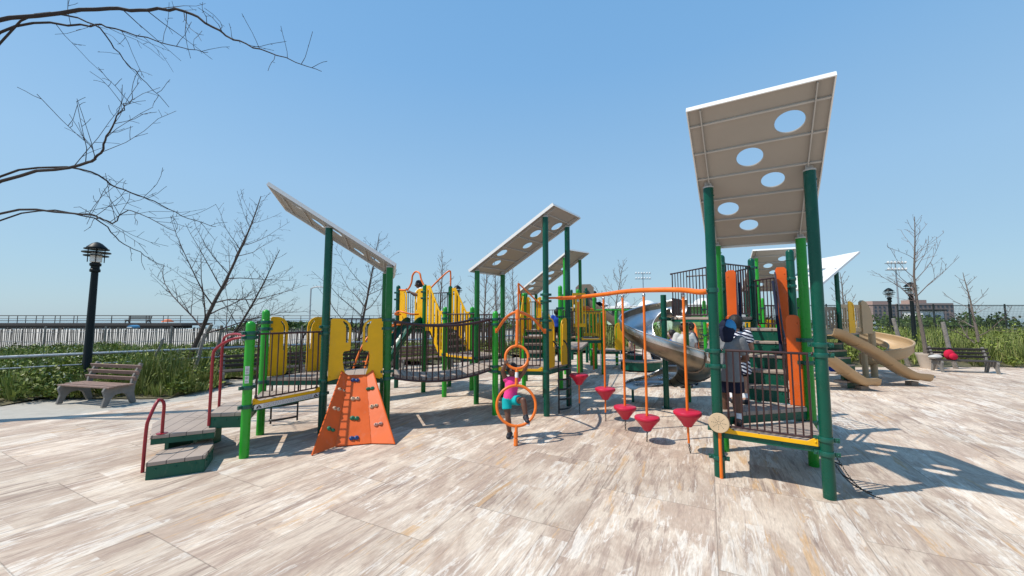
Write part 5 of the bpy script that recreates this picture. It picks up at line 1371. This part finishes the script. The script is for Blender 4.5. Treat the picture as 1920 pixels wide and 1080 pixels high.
# planter, stakes and things on the right edge
pp = thing('planter', (17.1,16.05,0), 'white tapered flower pot standing by the weeds at the right edge', 'planter')
m = MB(); m.lathe((17.15,16.0,0), [(.24,0), (.36,.52), (.38,.56), (.38,.62), (.34,.62), (.33,.55)], 24); part(m, 'pot', 'pot', pp)
m = MB(); m.lathe((17.15,16.0,.53), [(.33,0), (.001,.02)], 20); part(m, 'soil', 'soil', pp)
for k, (x, y, dx, h) in enumerate(((16.75,16.5,-.42,2.05), (18.05,15.9,-.28,1.9))):
    m = MB(); m.tube([V((x+.1,y,-.05)), V((x+dx*.5,y,h*.5)), V((x+dx,y,h))], [.08,.075,.065], 8)
    tag(m.build('stake', 'drift'), ['pale driftwood stake leaning just left of the white pot', 'pale driftwood stake leaning right of the white pot'][k], 'stake', 'leaning stakes in the weeds')
make_bench('park_bench', (17.3,14.9,0), R(-20), 'grey bench cut by the right edge beside the white pot', 'wood_dark', 1.8)
bg_ = thing('backpack', (16.8,14.8,.47), 'red backpack lying on the bench at the right edge', 'backpack')
m = MB(); m.ball(V((16.85,14.95,.66)), .2, 16, (.95,.6,1.0)); part(m, 'bag_body', 'cloth_red', bg_)
m = MB(); m.ball(V((16.82,14.79,.60)), .16, 12, (1,.5,.8)); part(m, 'front_pocket', 'cloth_red', bg_)
m = MB(); m.tube(curve([V((16.78,14.95,.84)), V((16.8,14.95,.91)), V((16.9,14.95,.91)), V((16.92,14.95,.84))], 4), .014, 6); part(m, 'handle', 'rubber_black', bg_)
tw = thing('towel', (16.5,15.1,.47), 'crumpled pale towel on the bench beside the red backpack', 'towel')
m = MB(); m.ball(V((16.52,15.15,.55)), .2, 14, (1.2,.8,.42)); m.ball(V((16.62,15.18,.58)), .14, 12, (1,.9,.5)); part(m, 'folds', 'cloth_lightgrey', tw)
st = thing('stroller', (5.9,16.0,0), 'dark folded stroller parked beside the far entry platform', 'stroller')
for x, y in ((5.65,15.6), (6.15,15.7), (5.75,16.3)):
    m = MB(); m.tube([V((x+.0, y+.11*math.cos(t), .13+.11*math.sin(t))) for t in [2*math.pi*k/16 for k in range(16)]], .022, 6, closed=True); part(m, 'wheel', 'rubber_black', st)
m = MB(); m.tube([V((5.65,15.6,.13)), V((5.8,16.1,.6)), V((5.85,16.5,1.0))], .014, 6); m.tube([V((6.15,15.7,.13)), V((6.05,16.1,.6)), V((6.0,16.5,1.0))], .014, 6); m.tube([V((5.85,16.5,1.0)), V((6.0,16.5,1.0))], .014, 6); part(m, 'frame', 'galv', st)
m = MB(); m.plate([(0,0), (.34,0), (.36,.5), (-.02,.5)], (5.74,15.9,.35), (1,.05,0), (0,.5,.86), .05); part(m, 'seat', 'cloth_black', st)

# ------------------------------------------------------------------ bare trees
def wander(p, d, L, n, rr, amt, up=0.):
    pts = [V(p)]; d = V(d).normalized()
    for i in range(n):
        d = (d+V((rr.gauss(0,amt), rr.gauss(0,amt), rr.gauss(0,amt)+up))).normalized(); pts.append(pts[-1]+d*(L/n))
    return pts
def twigs(m, pts, r0, rr, depth, dens, Lf, minr, spread=.9, up=.06, t0=.15):
    L = sum((b-a).length for a, b in zip(pts, pts[1:])); n = max(1, int(L*dens))
    for k in range(n):
        t = t0+(1-t0)*(k+rr.random())/n; f = t*(len(pts)-1); i = min(int(f), len(pts)-2); p = lerp(pts[i], pts[i+1], f-i); d = (pts[i+1]-pts[i]).normalized()
        s = V((rr.gauss(0,1), rr.gauss(0,1), rr.gauss(0,.8))); s = (s-d*s.dot(d))
        if s.length < 1e-3: continue
        dd = d*(1-.45*spread)+s.normalized()*spread*rr.uniform(.6,1.1)+V((0,0,.15)); ll = L*Lf*(1.15-.75*t)*rr.uniform(.55,1.15)
        rr0 = max(minr, r0*(1-.75*t)*.55); q = wander(p, dd, ll, 4 if depth > 0 else 3, rr, .13, up)
        m.tube(q, [max(minr*.7, rr0*(1-.8*j/(len(q)-1))) for j in range(len(q))], 4 if depth > 0 else 3, cap=False)
        if depth > 0: twigs(m, q, rr0, rr, depth-1, dens*1.5, Lf*.95, minr, spread, up)
def bare_tree(name, loc, H, lean, r0, seed, label, group, bark='bark', tw='twig', nlimb=11, dens=2.2, Lf=.42, minr=.006, depth=2, spread=.85, limb_len=.5, t_first=.25):
    rr = random.Random(seed); root = bpy.data.objects.new(name, None); col.objects.link(root); root.location = loc; tag(root, label, 'tree', group)
    d = V((lean[0], lean[1], 1)); tp = wander(V((0,0,-.1)), d, H*math.sqrt(1+lean[0]**2+lean[1]**2)*.97, 12, rr, .035, .02)
    m = MB(); m.tube(tp, [r0*(1.25 if i == 0 else 1)*(1-.93*(i/12)**.85)+.006 for i in range(13)], 9); m.build('trunk', bark, root, local=True)
    c = MB()
    for k in range(nlimb):
        t = t_first+(.95-t_first)*(k+rr.random()*.7)/nlimb; f = t*12; i = min(int(f), 11); p = lerp(tp[i], tp[i+1], f-i); dd = (tp[i+1]-tp[i]).normalized()
        a = k*2.4+rr.random(); s = V((math.cos(a), math.sin(a), 0)); s = (s-dd*s.dot(dd)).normalized()
        ll = H*limb_len*(1.12-t)*rr.uniform(.75,1.15); q = wander(p, dd*(.45+.3*t)+s*spread, ll, 6, rr, .10, .05)
        rl = max(minr*1.6, r0*.42*(1.05-t)); c.tube(q, [max(minr, rl*(1-.85*j/6)) for j in range(7)], 5, cap=False)
        twigs(c, q, rl, rr, depth-1, dens, Lf, minr, spread, .03)
    twigs(c, tp[7:], r0*.3, rr, 1, dens*1.3, .3, minr, spread, .05)
    c.build('branches', tw, root, local=True, smooth=0)
    return root
bare_tree('bare_tree', (-11.15,13.1,.1), 6.5, (.42,.05), .085, 11, 'large bare tree leaning right over the weeds beside the pavement', 'leaning bare trees', nlimb=19, dens=4.2, limb_len=.66, minr=.0048, spread=1.0, depth=3, Lf=.34, t_first=.2)
bare_tree('bare_tree', (-11.5,14.6,.1), 4.7, (.62,.1), .06, 23, 'smaller bare tree leaning right, just behind the large leaning one', 'leaning bare trees', nlimb=17, dens=4.2, limb_len=.66, minr=.0048, depth=3, Lf=.34, t_first=.2)
bare_tree('bare_tree', (-12.2,15.6,.1), 2.4, (.55,.1), .05, 31, 'short bare sapling leaning right near the sand fence', 'leaning bare trees', nlimb=6, dens=2., minr=.006)
bare_tree('bare_tree', (-6.95,16.9,.1), 6.0, (.20,.05), .075, 41, 'bare spreading tree seen between the posts of the left tower', 'upright bare trees', nlimb=19, dens=3.8, limb_len=.62, minr=.0055, spread=1.0, t_first=.18, depth=3, Lf=.34)
for k, (px, Y, top, sd_, lb) in enumerate(((822,22,462,51,'slim bare tree above the yellow stair of the back left tower'), (903,21,470,52,'slim bare tree left of the low posts of the middle roof'), (932,23,480,53,'slim bare tree right behind the low end of the middle roof'), (962,26,500,57,'thin bare tree behind the orange peak handle'), (1150,33,478,54,'slim pale bare tree rising behind the overhead beam'), (1590,22,505,55,'small bare tree behind the white lit roof on the right'))):
    b = at(px, 597, Y); h = at(px, top, Y).z
    bare_tree('bare_tree', (b.x, Y, .1), h, (random.Random(sd_).uniform(-.05,.08), 0), .06+.0007*Y, sd_, lb, 'upright bare trees', 'bark_pale', 'twig_pale', nlimb=16, dens=3.0, limb_len=.46, minr=.003+.00026*Y, spread=.66, depth=3)
bare_tree('bare_tree', (17.15,16.05,.5), 6.1, (-.02,.02), .075, 61, 'slim bare tree growing out of the white pot', 'upright bare trees', 'bark_pale', 'twig_pale', nlimb=16, dens=2.8, limb_len=.5, minr=.006, spread=.66, t_first=.33, depth=3)
bare_tree('bare_tree', (21.5,17.8,.3), 4.2, (.05,.02), .07, 63, 'twiggy bare shrub tree at the far right edge', 'upright bare trees', 'bark_pale', 'twig_pale', nlimb=12, dens=2.6, limb_len=.55, minr=.008, spread=1., t_first=.1)

# tree just outside the left edge whose boughs reach into view
ot_ = thing('bare_tree', (-12.4,7.4,0), 'near bare tree whose dark boughs reach in from the upper left', 'tree')
m = MB(); tp = [V((-12.4,7.4,-.1)), V((-12.2,7.5,3)), V((-11.9,7.6,6.)), V((-11.7,7.6,9.)), V((-11.3,7.7,12.))]; TQS = curve(tp, 5); m.tube(TQS, [.20-.007*i for i in range(21)], 12); part(m, 'trunk', 'bark', ot_); TQS = curve(tp, 24)
def bough(path, r0, r1, sd_, dens=3.2, Lf=.26):
    """path: (photo x, photo y, distance) points along the bough"""
    rr = random.Random(sd_); pts = [at(px, py, Y*1.87) for px, py, Y in path]; st = pts[0]; tq = min(TQS, key=lambda a: abs(a.z-(st.z-.5))); pts = [tq]+[p for p in pts if p.x > tq.x+.25]; r0 *= 1.5; r1 *= 1.6; dens *= .42; q = curve(pts, 5); n = len(q); q = [p if i in (0, n-1) else p+V((rr.gauss(0,.011), rr.gauss(0,.016), rr.gauss(0,.012))) for i, p in enumerate(q)]
    c = MB(); c.tube(q, [r0+(r1-r0)*(i/(n-1))**.8 for i in range(n)], 7)
    o = part(c, 'bough', 'bark_dark', ot_)
    c = MB(); twigs(c, q, r0*.45, rr, 1, dens, Lf, .0055, .95, -.01, .30)
    part(c, 'twigs', 'bark_dark', o, smooth=0)
bough([(-235,150,4.0), (-60,60,4.0), (151,20,3.9), (260,18,3.85), (345,20,3.8), (410,58,3.8), (450,78,3.75), (520,103,3.7), (603,134,3.7)], .034, .003, 1, 4.2, .13)
bough([(-235,170,4.0), (0,60,4.1), (151,46,4.1), (215,52,4.1), (320,85,4.15), (390,98,4.2)], .022, .003, 2, 4.2, .22)
bough([(-235,180,4.0), (40,40,4.0), (165,40,4.05), (215,90,4.1), (265,145,4.2), (317,201,4.3)], .016, .003, 3, 3.2, .18)
bough([(-245,420,4.0), (0,340,3.9), (151,310,3.8), (185,292,3.75), (200,255,3.7), (225,210,3.7), (249,184,3.7)], .026, .003, 4, 5.0, .32)
bough([(-245,430,4.0), (0,330,4.1), (151,318,4.2), (220,352,4.3), (280,374,4.4), (340,405,4.5), (405,425,4.6)], .018, .0035, 5, 4.6, .18)
bough([(-245,450,4.0), (0,400,4.0), (151,402,4.0), (190,410,4.0), (215,418,4.0), (245,395,4.1), (330,434,4.1)], .018, .0035, 6, 5.6, .28)
bough([(-245,460,4.0), (40,400,4.2), (175,410,4.3), (225,452,4.5), (270,478,4.6), (310,500,4.7)], .013, .003, 7, 3.4, .14)

# ------------------------------------------------------------------ people
def remesh(o, vox, it=2):
    r = o.modifiers.new('remesh', 'REMESH'); r.mode = 'VOXEL'; r.voxel_size = vox; r.use_smooth_shade = True
    s = o.modifiers.new('smooth', 'SMOOTH'); s.iterations = it; s.factor = .5
def joints(loc, face, H, **ov):
    """standing skeleton in world space; ov gives joints as (right, forward, up) in body heights"""
    f = V((math.cos(face), math.sin(face), 0)); r = V((f.y, -f.x, 0)); L = V(loc)
    J = dict(pelvis=(0,0,.53), chest=(0,.0,.72), neck=(0,0,.835), head=(0,.015,.925),
             shR=(.108,0,.805), shL=(-.108,0,.805), elR=(.135,-.015,.63), elL=(-.135,-.015,.63), wrR=(.13,.04,.475), wrL=(-.13,.04,.475),
             hpR=(.055,0,.50), hpL=(-.055,0,.50), knR=(.06,.015,.275), knL=(-.06,.015,.275), anR=(.06,-.015,.04), anL=(-.06,-.015,.04), toR=(.072,.085,.018), toL=(-.072,.085,.018))
    J.update(ov); W_ = {k: L+(r*v[0]+f*v[1]+V((0,0,v[2])))*H for k, v in J.items()}
    W_['f'] = f; W_['r'] = r; return W_
def figure(loc, J, H, label, skin, hair, wear, hairstyle='short', vox=.011, build_=1.0, headr=.07, grip=None, shoes='shoe_black', socks=None, cap_=False):
    root = thing('person', loc, label, 'person')
    f, r = J['f'], J['r']; b = MB(); B = build_
    up = (J['head']-J['neck']).normalized(); hr = headr*H; hc = J['head']
    M = Matrix((r, f, V((0,0,1)))).transposed()
    # trunk and neck
    b.cap(J['pelvis'], .078*H*B, lerp(J['pelvis'], J['chest'], .5), .066*H*B, 16, 1.28, r)
    b.cap(lerp(J['pelvis'], J['chest'], .5), .066*H*B, J['chest'], .075*H*B, 16, 1.35, r)
    b.cap(lerp(J['chest'], J['shR'], .55), .050*H*B, J['shR'], .040*H); b.cap(lerp(J['chest'], J['shL'], .55), .050*H*B, J['shL'], .040*H)
    b.cap(J['chest'], .06*H, J['neck'], .036*H, 12, 1.2, r); b.cap(J['neck'], .034*H, hc-up*hr*.3, .034*H)
    # head with jaw, nose, ears, brow
    b.ball(hc+up*hr*.12, hr, 16, (.86,1.0,1.08), M); b.ball(hc-up*hr*.45+f*hr*.22, hr*.68, 12, (.92,.95,.85), M)
    b.cap(hc+f*hr*.95+up*hr*.02, hr*.12, hc+f*hr*1.10-up*hr*.22, hr*.17); b.ball(hc+f*hr*.86-up*hr*.52, hr*.2, 8, (1.5,.6,.6), M)
    for s in (-1, 1): b.ball(hc+r*(s*hr*.86)-up*hr*.05-f*hr*.05, hr*.24, 8, (.4,.7,1.1), M)
    def limb(a, ra, k, rk, c, rc):
        b.cap(J[a], ra*H, lerp(J[a], J[k], .5), (ra*.55+rk*.45)*H); b.cap(lerp(J[a], J[k], .5), (ra*.55+rk*.45)*H, J[k], rk*H)
        m_ = lerp(J[k], J[c], .32); b.cap(J[k], rk*H, m_, rk*1.06*H); b.cap(m_, rk*1.06*H, J[c], rc*H)
    for s in 'RL':
        limb('sh'+s, .040, 'el'+s, .030, 'wr'+s, .021); limb('hp'+s, .064*B, 'kn'+s, .041, 'an'+s, .028)
        b.cap(J['an'+s]-(J['to'+s]-J['an'+s])*.25, .028*H, J['to'+s], .022*H, 10, 1.3, r)
        # hand: palm, four fingers of different lengths, thumb from the side of the palm
        w_ = J['wr'+s]; d = (w_-J['el'+s]).normalized(); sgn = 1 if s == 'R' else -1
        g = (grip or {}).get(s)
        if g is None:
            pn = r*sgn; pn = (pn-d*pn.dot(d)).normalized(); ax = d.cross(pn).normalized(); pl = w_+d*.048*H
            b.cap(w_, .018*H, pl, .024*H, 10, .5, pn)
            for i, ln in enumerate((.040, .046, .043, .033)):
                q0 = pl+ax*((i-1.5)*.0125*H)+d*.012*H; q1 = q0+d*(ln*.55*H)-pn*.004*H; q2 = q1+d*(ln*.42*H)-pn*(.012*H)
                b.cap(q0, .0068*H, q1, .0062*H, 8); b.cap(q1, .0062*H, q2, .0052*H, 8)
            t0 = w_+d*.02*H+f*.014*H; t1 = t0+d*.022*H+f*.018*H; b.cap(t0, .009*H, t1, .0075*H, 8); b.cap(t1, .0075*H, t1+d*.02*H+f*.004*H, .006*H, 8)
        else:
            c, axv, rad = V(g[0]), V(g[1]).normalized(), g[2]
            to = (c-w_); to = (to-axv*to.dot(axv)).normalized(); side = axv.cross(to)
            pl = c-to*(rad+.017*H); b.cap(w_, .019*H, pl, .022*H, 10, .55, to)
            for i, ln in enumerate((2.6, 3.0, 2.8, 2.2)):
                o_ = axv*((i-1.5)*.0135*H); prev = None
                for k in range(6):
                    t = math.pi*.85-ln*(k/5)*.95; q = c+o_+(-to*math.cos(math.pi-t)+side*math.sin(t))*(rad+.009*H)
                    if prev is not None: b.cap(prev, .0075*H, q, .0070*H, 8)
                    prev = q
            q0 = pl+axv*.026*H; prev = q0
            for k in range(4):
                t = math.pi*.95+.45*k; q = c+axv*(.026*H)+(-to*math.cos(math.pi-t)+side*math.sin(t))*(rad+.010*H)
                b.cap(prev, .009*H, q, .008*H, 8); prev = q
    body = part(b, 'body', skin, root); remesh(body, vox)
    for s in (-1, 1):
        e = MB(); e.ball(hc+f*hr*.87+r*(s*hr*.36)+up*hr*.10, hr*.14, 10); ey = part(e, 'eye', 'eye_white', root)
        e = MB(); e.ball(hc+f*hr*.965+r*(s*hr*.36)+up*hr*.10, hr*.075, 8); part(e, 'pupil', 'hair', ey)
    e = MB(); e.ball(hc+f*hr*.98-up*hr*.50, hr*.13, 10, (2.0,.5,.5), M); part(e, 'mouth', 'lip', root)
    # hair
    h = MB()
    h.ball(hc+up*hr*.22-f*hr*.14, hr*1.08, 18, (.90,.98,1.03), M)
    if hairstyle == 'curly':
        rr = random.Random(int(H*1000))
        for i in range(40):
            u_ = V((rr.gauss(0,1), rr.gauss(0,1)-.5, rr.gauss(0,1)+.7)).normalized(); h.ball(hc+up*hr*.2-f*hr*.1+M @ u_*hr*.95, hr*.28, 7)
    if hairstyle == 'bun':
        h.ball(hc+up*hr*.75-f*hr*.8, hr*.5, 10)
        for s in (-1, 1): h.ball(hc+r*(s*hr*.7)-f*hr*.4, hr*.45, 10)
    if hairstyle == 'long': h.cap(hc-f*hr*.55, hr*.75, hc-f*hr*.75-up*hr*1.5, hr*.45, 12, 1.2, r)
    hb = part(h, 'hair', hair, root); remesh(hb, .012, 2)
    # clip the hair off the face: the face side is pushed back by the brow line of the cap itself
    def dress(spec):
        kind, mt = spec[0], spec[1]; m = MB(); g = .012*H+.006
        P_, C_ = J['pelvis'], J['chest']; mid = lerp(P_, C_, .5)
        if kind in ('shirt', 'tank', 'long_shirt', 'vest'):
            m.cap(lerp(P_, mid, .1), .080*H*B+g, mid, .070*H*B+g, 18, 1.28, r); m.cap(mid, .070*H*B+g, C_, .078*H*B+g*.8, 18, 1.35, r)
            m.cap(C_, .062*H+g, lerp(C_, J['neck'], .62), .045*H+g*.5, 14, 1.35, r)
            for s in 'RL':
                m.cap(lerp(C_, J['sh'+s], .5), .052*H*B+g*.7, lerp(C_, J['sh'+s], .9), .040*H+g*.6)
                if kind != 'tank':
                    k = spec[2] if len(spec) > 2 else .55
                    m.ball(J['sh'+s], .042*H+g*.8, 12); m.cone(J['sh'+s], .042*H+g*.8, lerp(J['sh'+s], J['el'+s], k), .040*H+g*.9)
            if kind == 'long_shirt':
                hem = spec[3] if len(spec) > 3 else V((P_.x, P_.y, P_.z-.20*H))
                m.cone(lerp(C_, mid, .6), .072*H*B+g, hem, .088*H*B+g*1.6, 20, 1.32, r)
        if kind in ('shorts', 'trousers'):
            m.cap(P_, .082*H*B+g*.8, lerp(P_, mid, .35), .076*H*B+g*.7, 16, 1.28, r)
            for s in 'RL':
                if kind == 'shorts': m.ball(J['hp'+s], .070*H*B+g*.6, 12); m.cone(J['hp'+s], .070*H*B+g*.6, lerp(J['hp'+s], J['kn'+s], spec[2] if len(spec) > 2 else .6), .056*H+g)
                else: m.cap(J['hp'+s], .072*H*B+g*.7, J['kn'+s], .050*H+g); m.cap(J['kn'+s], .050*H+g, lerp(J['kn'+s], J['an'+s], .95), .038*H+g)
        o = part(m, {'tank': 'tank_top', 'vest': 'shirt'}.get(kind, kind), mt, root); remesh(o, max(vox, .011), 3)
        return o
    for sp in wear: dress(sp)
    if shoes:
        for s in 'RL':
            a, t = J['an'+s], J['to'+s]; d = (t-a); d.z = 0; d = d.normalized(); m = MB()
            fl_ = min(a.z, t.z)-.02*H if abs(a.z-t.z) < .1*H else t.z-.018*H
            m.cap(a-d*.022*H-V((0,0,.006*H)), .036*H, t+d*.012*H+V((0,0,.006*H)), .029*H, 12, 1.22, r); m.cap(a, .036*H, a+V((0,0,.02*H)), .034*H)
            o = part(m, 'shoe', shoes, root); remesh(o, .009, 2)
            m = MB(); cs = lerp(a, t, .55); dd = (t-a).normalized(); sd2 = dd.cross(V((0,0,1))).normalized(); L_ = (t-a).length*.75
            m.plate([(L_*1.25*math.cos(q)*1., .034*H*math.sin(q)*(1.1+.15*math.cos(q))) for q in [2*math.pi*k/16 for k in range(16)]], cs-V((0,0,.030*H)), dd, sd2, .014*H)
            part(m, 'sole', 'shoe_sole', o)
            if socks: m = MB(); m.cap(a+V((0,0,.01*H)), .034*H, lerp(a, J['kn'+s], .30), .036*H); part(m, 'sock', socks, root)
    return root

# girl in pink on the ring climber
J = dict(pelvis=V((-.035,6.86,.655)), chest=V((.0,6.90,.90)), neck=V((.0,6.90,1.035)), head=V((.0,6.885,1.145)),
         shR=V((-.115,6.90,.985)), shL=V((.115,6.90,.995)), elR=V((-.165,6.86,1.125)), elL=V((.215,6.87,1.115)), wrR=V((-.125,6.80,1.225)), wrL=V((.27,6.81,1.27)),
         hpR=V((-.10,6.86,.62)), hpL=V((.04,6.84,.62)), knR=V((-.07,6.81,.345)), knL=V((.19,6.66,.665)), anR=V((-.04,6.85,.055)), anL=V((.235,6.60,.395)), toR=V((-.06,6.74,.025)), toL=V((.255,6.49,.352)),
         f=V((.25,-.97,0)), r=V((-.97,-.25,0)))
ringpt = lambda a: c2+vx*(r2*math.cos(R(a)))+vu*(r2*math.sin(R(a)))
tang = lambda a: -vx*math.sin(R(a))+vu*math.cos(R(a))
girl = figure((-.04,6.8,0), J, 1.20, 'girl in pink top and turquoise shorts climbing the orange rings with one foot raised', 'skin_dark', 'hair',
       [('tank','cloth_pink'), ('shorts','cloth_teal',.52)], 'curly', .0065, .80, .080, grip={'R': (ringpt(205), tang(205), .024), 'L': (ringpt(-8), tang(-8), .024)})
# hooded child and striped child on the right tower
fa_ = math.atan2(.80, .55)
J = joints((2.97,5.34,.62), fa_, 1.40, elR=(.15,.05,.635), wrR=(.10,.15,.60), elL=(-.15,.03,.64), wrL=(-.08,.16,.60), head=(.0,.03,.918), anR=(.065,-.03,.04), anL=(-.055,.05,.04), toL=(-.06,.155,.018), knL=(-.058,.05,.275))
k1 = figure((2.97,5.34,.62), J, 1.40, 'child seen from behind in long grey shirt and navy and sky blue headscarf', 'skin_dark', 'cloth_navy',
       [('long_shirt','cloth_grey',.75,V((2.97,5.34,1.20))), ('shorts','cloth_navy',.85)], 'short', .010, .82, .076, socks='cloth_white')
hcn = J['head']; m = MB(); Mh = Matrix((J['r'], J['f'], V((0,0,1)))).transposed()
hr1 = .076*1.40
m.ball(hcn+V((0,0,hr1*.22))-J['f']*hr1*.2+J['r']*hr1*.28, hr1*1.06, 18, (.78,.95,.98), Mh); part(m, 'scarf_panel', 'cap_blue', k1)
m = MB(); m.cap(hcn-J['f']*hr1*.7-V((0,0,hr1*.2)), hr1*.7, hcn-J['f']*hr1*.75-V((0,0,hr1*1.35)), hr1*.5, 12, 1.4, J['r']); part(m, 'scarf_tail', 'cloth_navy', k1)
J = joints((3.36,5.80,.80), R(70), 1.27, elR=(.16,.03,.64), wrR=(.11,.13,.58), elL=(-.15,.03,.64), wrL=(-.09,.13,.58))
figure((3.36,5.80,.80), J, 1.27, 'child in navy and white striped dress half hidden behind the child in grey', 'skin_mid', 'hair',
       [('long_shirt','cloth_stripe',.6,V((3.36,5.80,1.24))), ('shorts','cloth_black',.8)], 'short', .011, .95, .082, socks='cloth_white')
# child on the back left tower
J = joints((-2.72,11.35,1.81), R(200), 1.34, elR=(.17,.10,.70), wrR=(.14,.22,.78), elL=(-.16,.08,.68), wrL=(-.10,.20,.74), head=(0,.03,.92))
figure((-2.72,11.35,1.81), J, 1.34, 'child in white shirt standing high on the back left tower under the orange loop', 'skin_dark', 'hair', [('shirt','cloth_white',.6), ('shorts','cloth_navy')], 'curly', .012, .95, .082)
J = joints((1.42,12.25,1.20), R(80), 1.12)
figure((1.42,12.25,1.20), J, 1.12, 'child in blue shirt seen from behind between the green posts', 'skin_dark', 'hair', [('shirt','cloth_blue',.6), ('shorts','cloth_navy')], 'short', .012, .95, .085)
J = joints((3.95,18.42,2.05), R(-20), 1.28, knR=(.06,.20,.56), knL=(-.06,.20,.55), anR=(.06,.37,.44), anL=(-.06,.37,.44), toR=(.07,.45,.47), toL=(-.07,.45,.47))
figure((3.95,18.42,2.05), J, 1.28, 'child in black sitting at the top of the long tan slide', 'skin_dark', 'hair', [('shirt','cloth_black',.8), ('trousers','cloth_black')], 'short', .014, .95, .085)
J = joints((5.35,17.75,1.05), R(-20), 1.1, knR=(.06,.20,.54), knL=(-.06,.20,.54), anR=(.06,.36,.38), anL=(-.06,.36,.38), toR=(.07,.44,.40), toL=(-.07,.44,.40), elR=(.17,.05,.9), wrR=(.20,.12,1.02))
figure((5.35,17.75,1.05), J, 1.1, 'child in turquoise shirt sliding down the long tan slide with an arm up', 'skin_mid', 'hair_brown', [('shirt','cloth_teal',.6), ('shorts','cloth_navy')], 'short', .014, .95, .085)
J = joints((4.92,15.9,.62), R(160), 1.43, elR=(.14,.08,.66), wrR=(.13,.20,.68), knL=(-.06,.05,.29), anL=(-.06,.03,.04))
boy = figure((4.92,15.9,.62), J, 1.43, 'boy in navy shirt and dark shorts standing beside the steel slide', 'skin_light', 'hair_brown', [('shirt','cloth_navy',.55), ('shorts','cloth_navy',.8)], 'short', .013, .95, .078)
m = MB()
sdr = J['r']; 
for s in 'RL':
    a, k = J['hp'+s], lerp(J['hp'+s], J['kn'+s], .95); sg = 1 if s == 'R' else -1
    for o_ in (-.02, .02): m.tube([a+sdr*sg*.125+J['f']*o_, k+sdr*sg*.10+J['f']*o_], .010, 5)
part(m, 'shorts_stripe', 'cloth_white', boy)
# adults beyond the steel slide
J = joints((5.16,11.6,0), R(84), 1.90, elR=(.165,-.02,.64), wrR=(.12,.08,.53), elL=(-.165,-.02,.64), wrL=(-.12,.08,.53))
mg = figure((5.16,11.6,0), J, 1.90, 'man in light grey printed T-shirt and jeans seen from behind, beyond the steel slide', 'skin_light', 'hair_brown', [('shirt','cloth_lightgrey',.7), ('trousers','denim')], 'short', .013, 1.35, .068)
m = MB(); cb = J['chest']-J['f']*(.078*1.90*1.0+.022)
for k_, (dx, dz, rr_, mt_) in enumerate(((0,.03,.06,'yellow'), (-.06,-.03,.05,'hold_green'), (.06,-.05,.045,'tan_disc'))):
    m = MB(); m.ball(cb+J['r']*dx+V((0,0,dz)), rr_, 10, (1,.3,1), Matrix((J['r'], J['f'], V((0,0,1)))).transposed()); part(m, 'back_print', mt_, mg)
J = joints((5.62,12.15,0), R(170), 1.92, elR=(.15,.06,.63), wrR=(.10,.17,.58))
figure((5.62,12.15,0), J, 1.92, 'man in dark brown shirt and jeans turned left behind the man in grey', 'skin_light', 'hair_brown', [('shirt','cloth_brown',.7), ('trousers','denim')], 'short', .013, 1.25, .068)
J = joints((5.02,12.1,0), R(165), 1.68, elR=(.14,.06,.66), wrR=(.06,.17,.72), elL=(-.14,.06,.66), wrL=(-.04,.18,.72))
figure((5.02,12.1,0), J, 1.68, 'woman in royal blue sleeveless top holding her hands up to her chest', 'skin_light', 'hair', [('tank','cloth_blue'), ('trousers','cloth_black')], 'long', .013, 1.05, .07)
# blue bag on the ground behind the tan slides
bgb = thing('bag', (11.6,13.9,0), 'blue bag lying on the ground behind the tan slides', 'bag')
m = MB(); m.ball(V((12.2,14.6,.2)), .22, 12, (1.5,.8,.9)); part(m, 'bag_body', 'cloth_blue', bgb)
m = MB(); m.tube(curve([V((12.0,14.5,.36)), V((12.1,14.45,.48)), V((12.3,14.45,.48)), V((12.4,14.5,.36))], 4), .015, 6); part(m, 'handle', 'rubber_black', bgb)
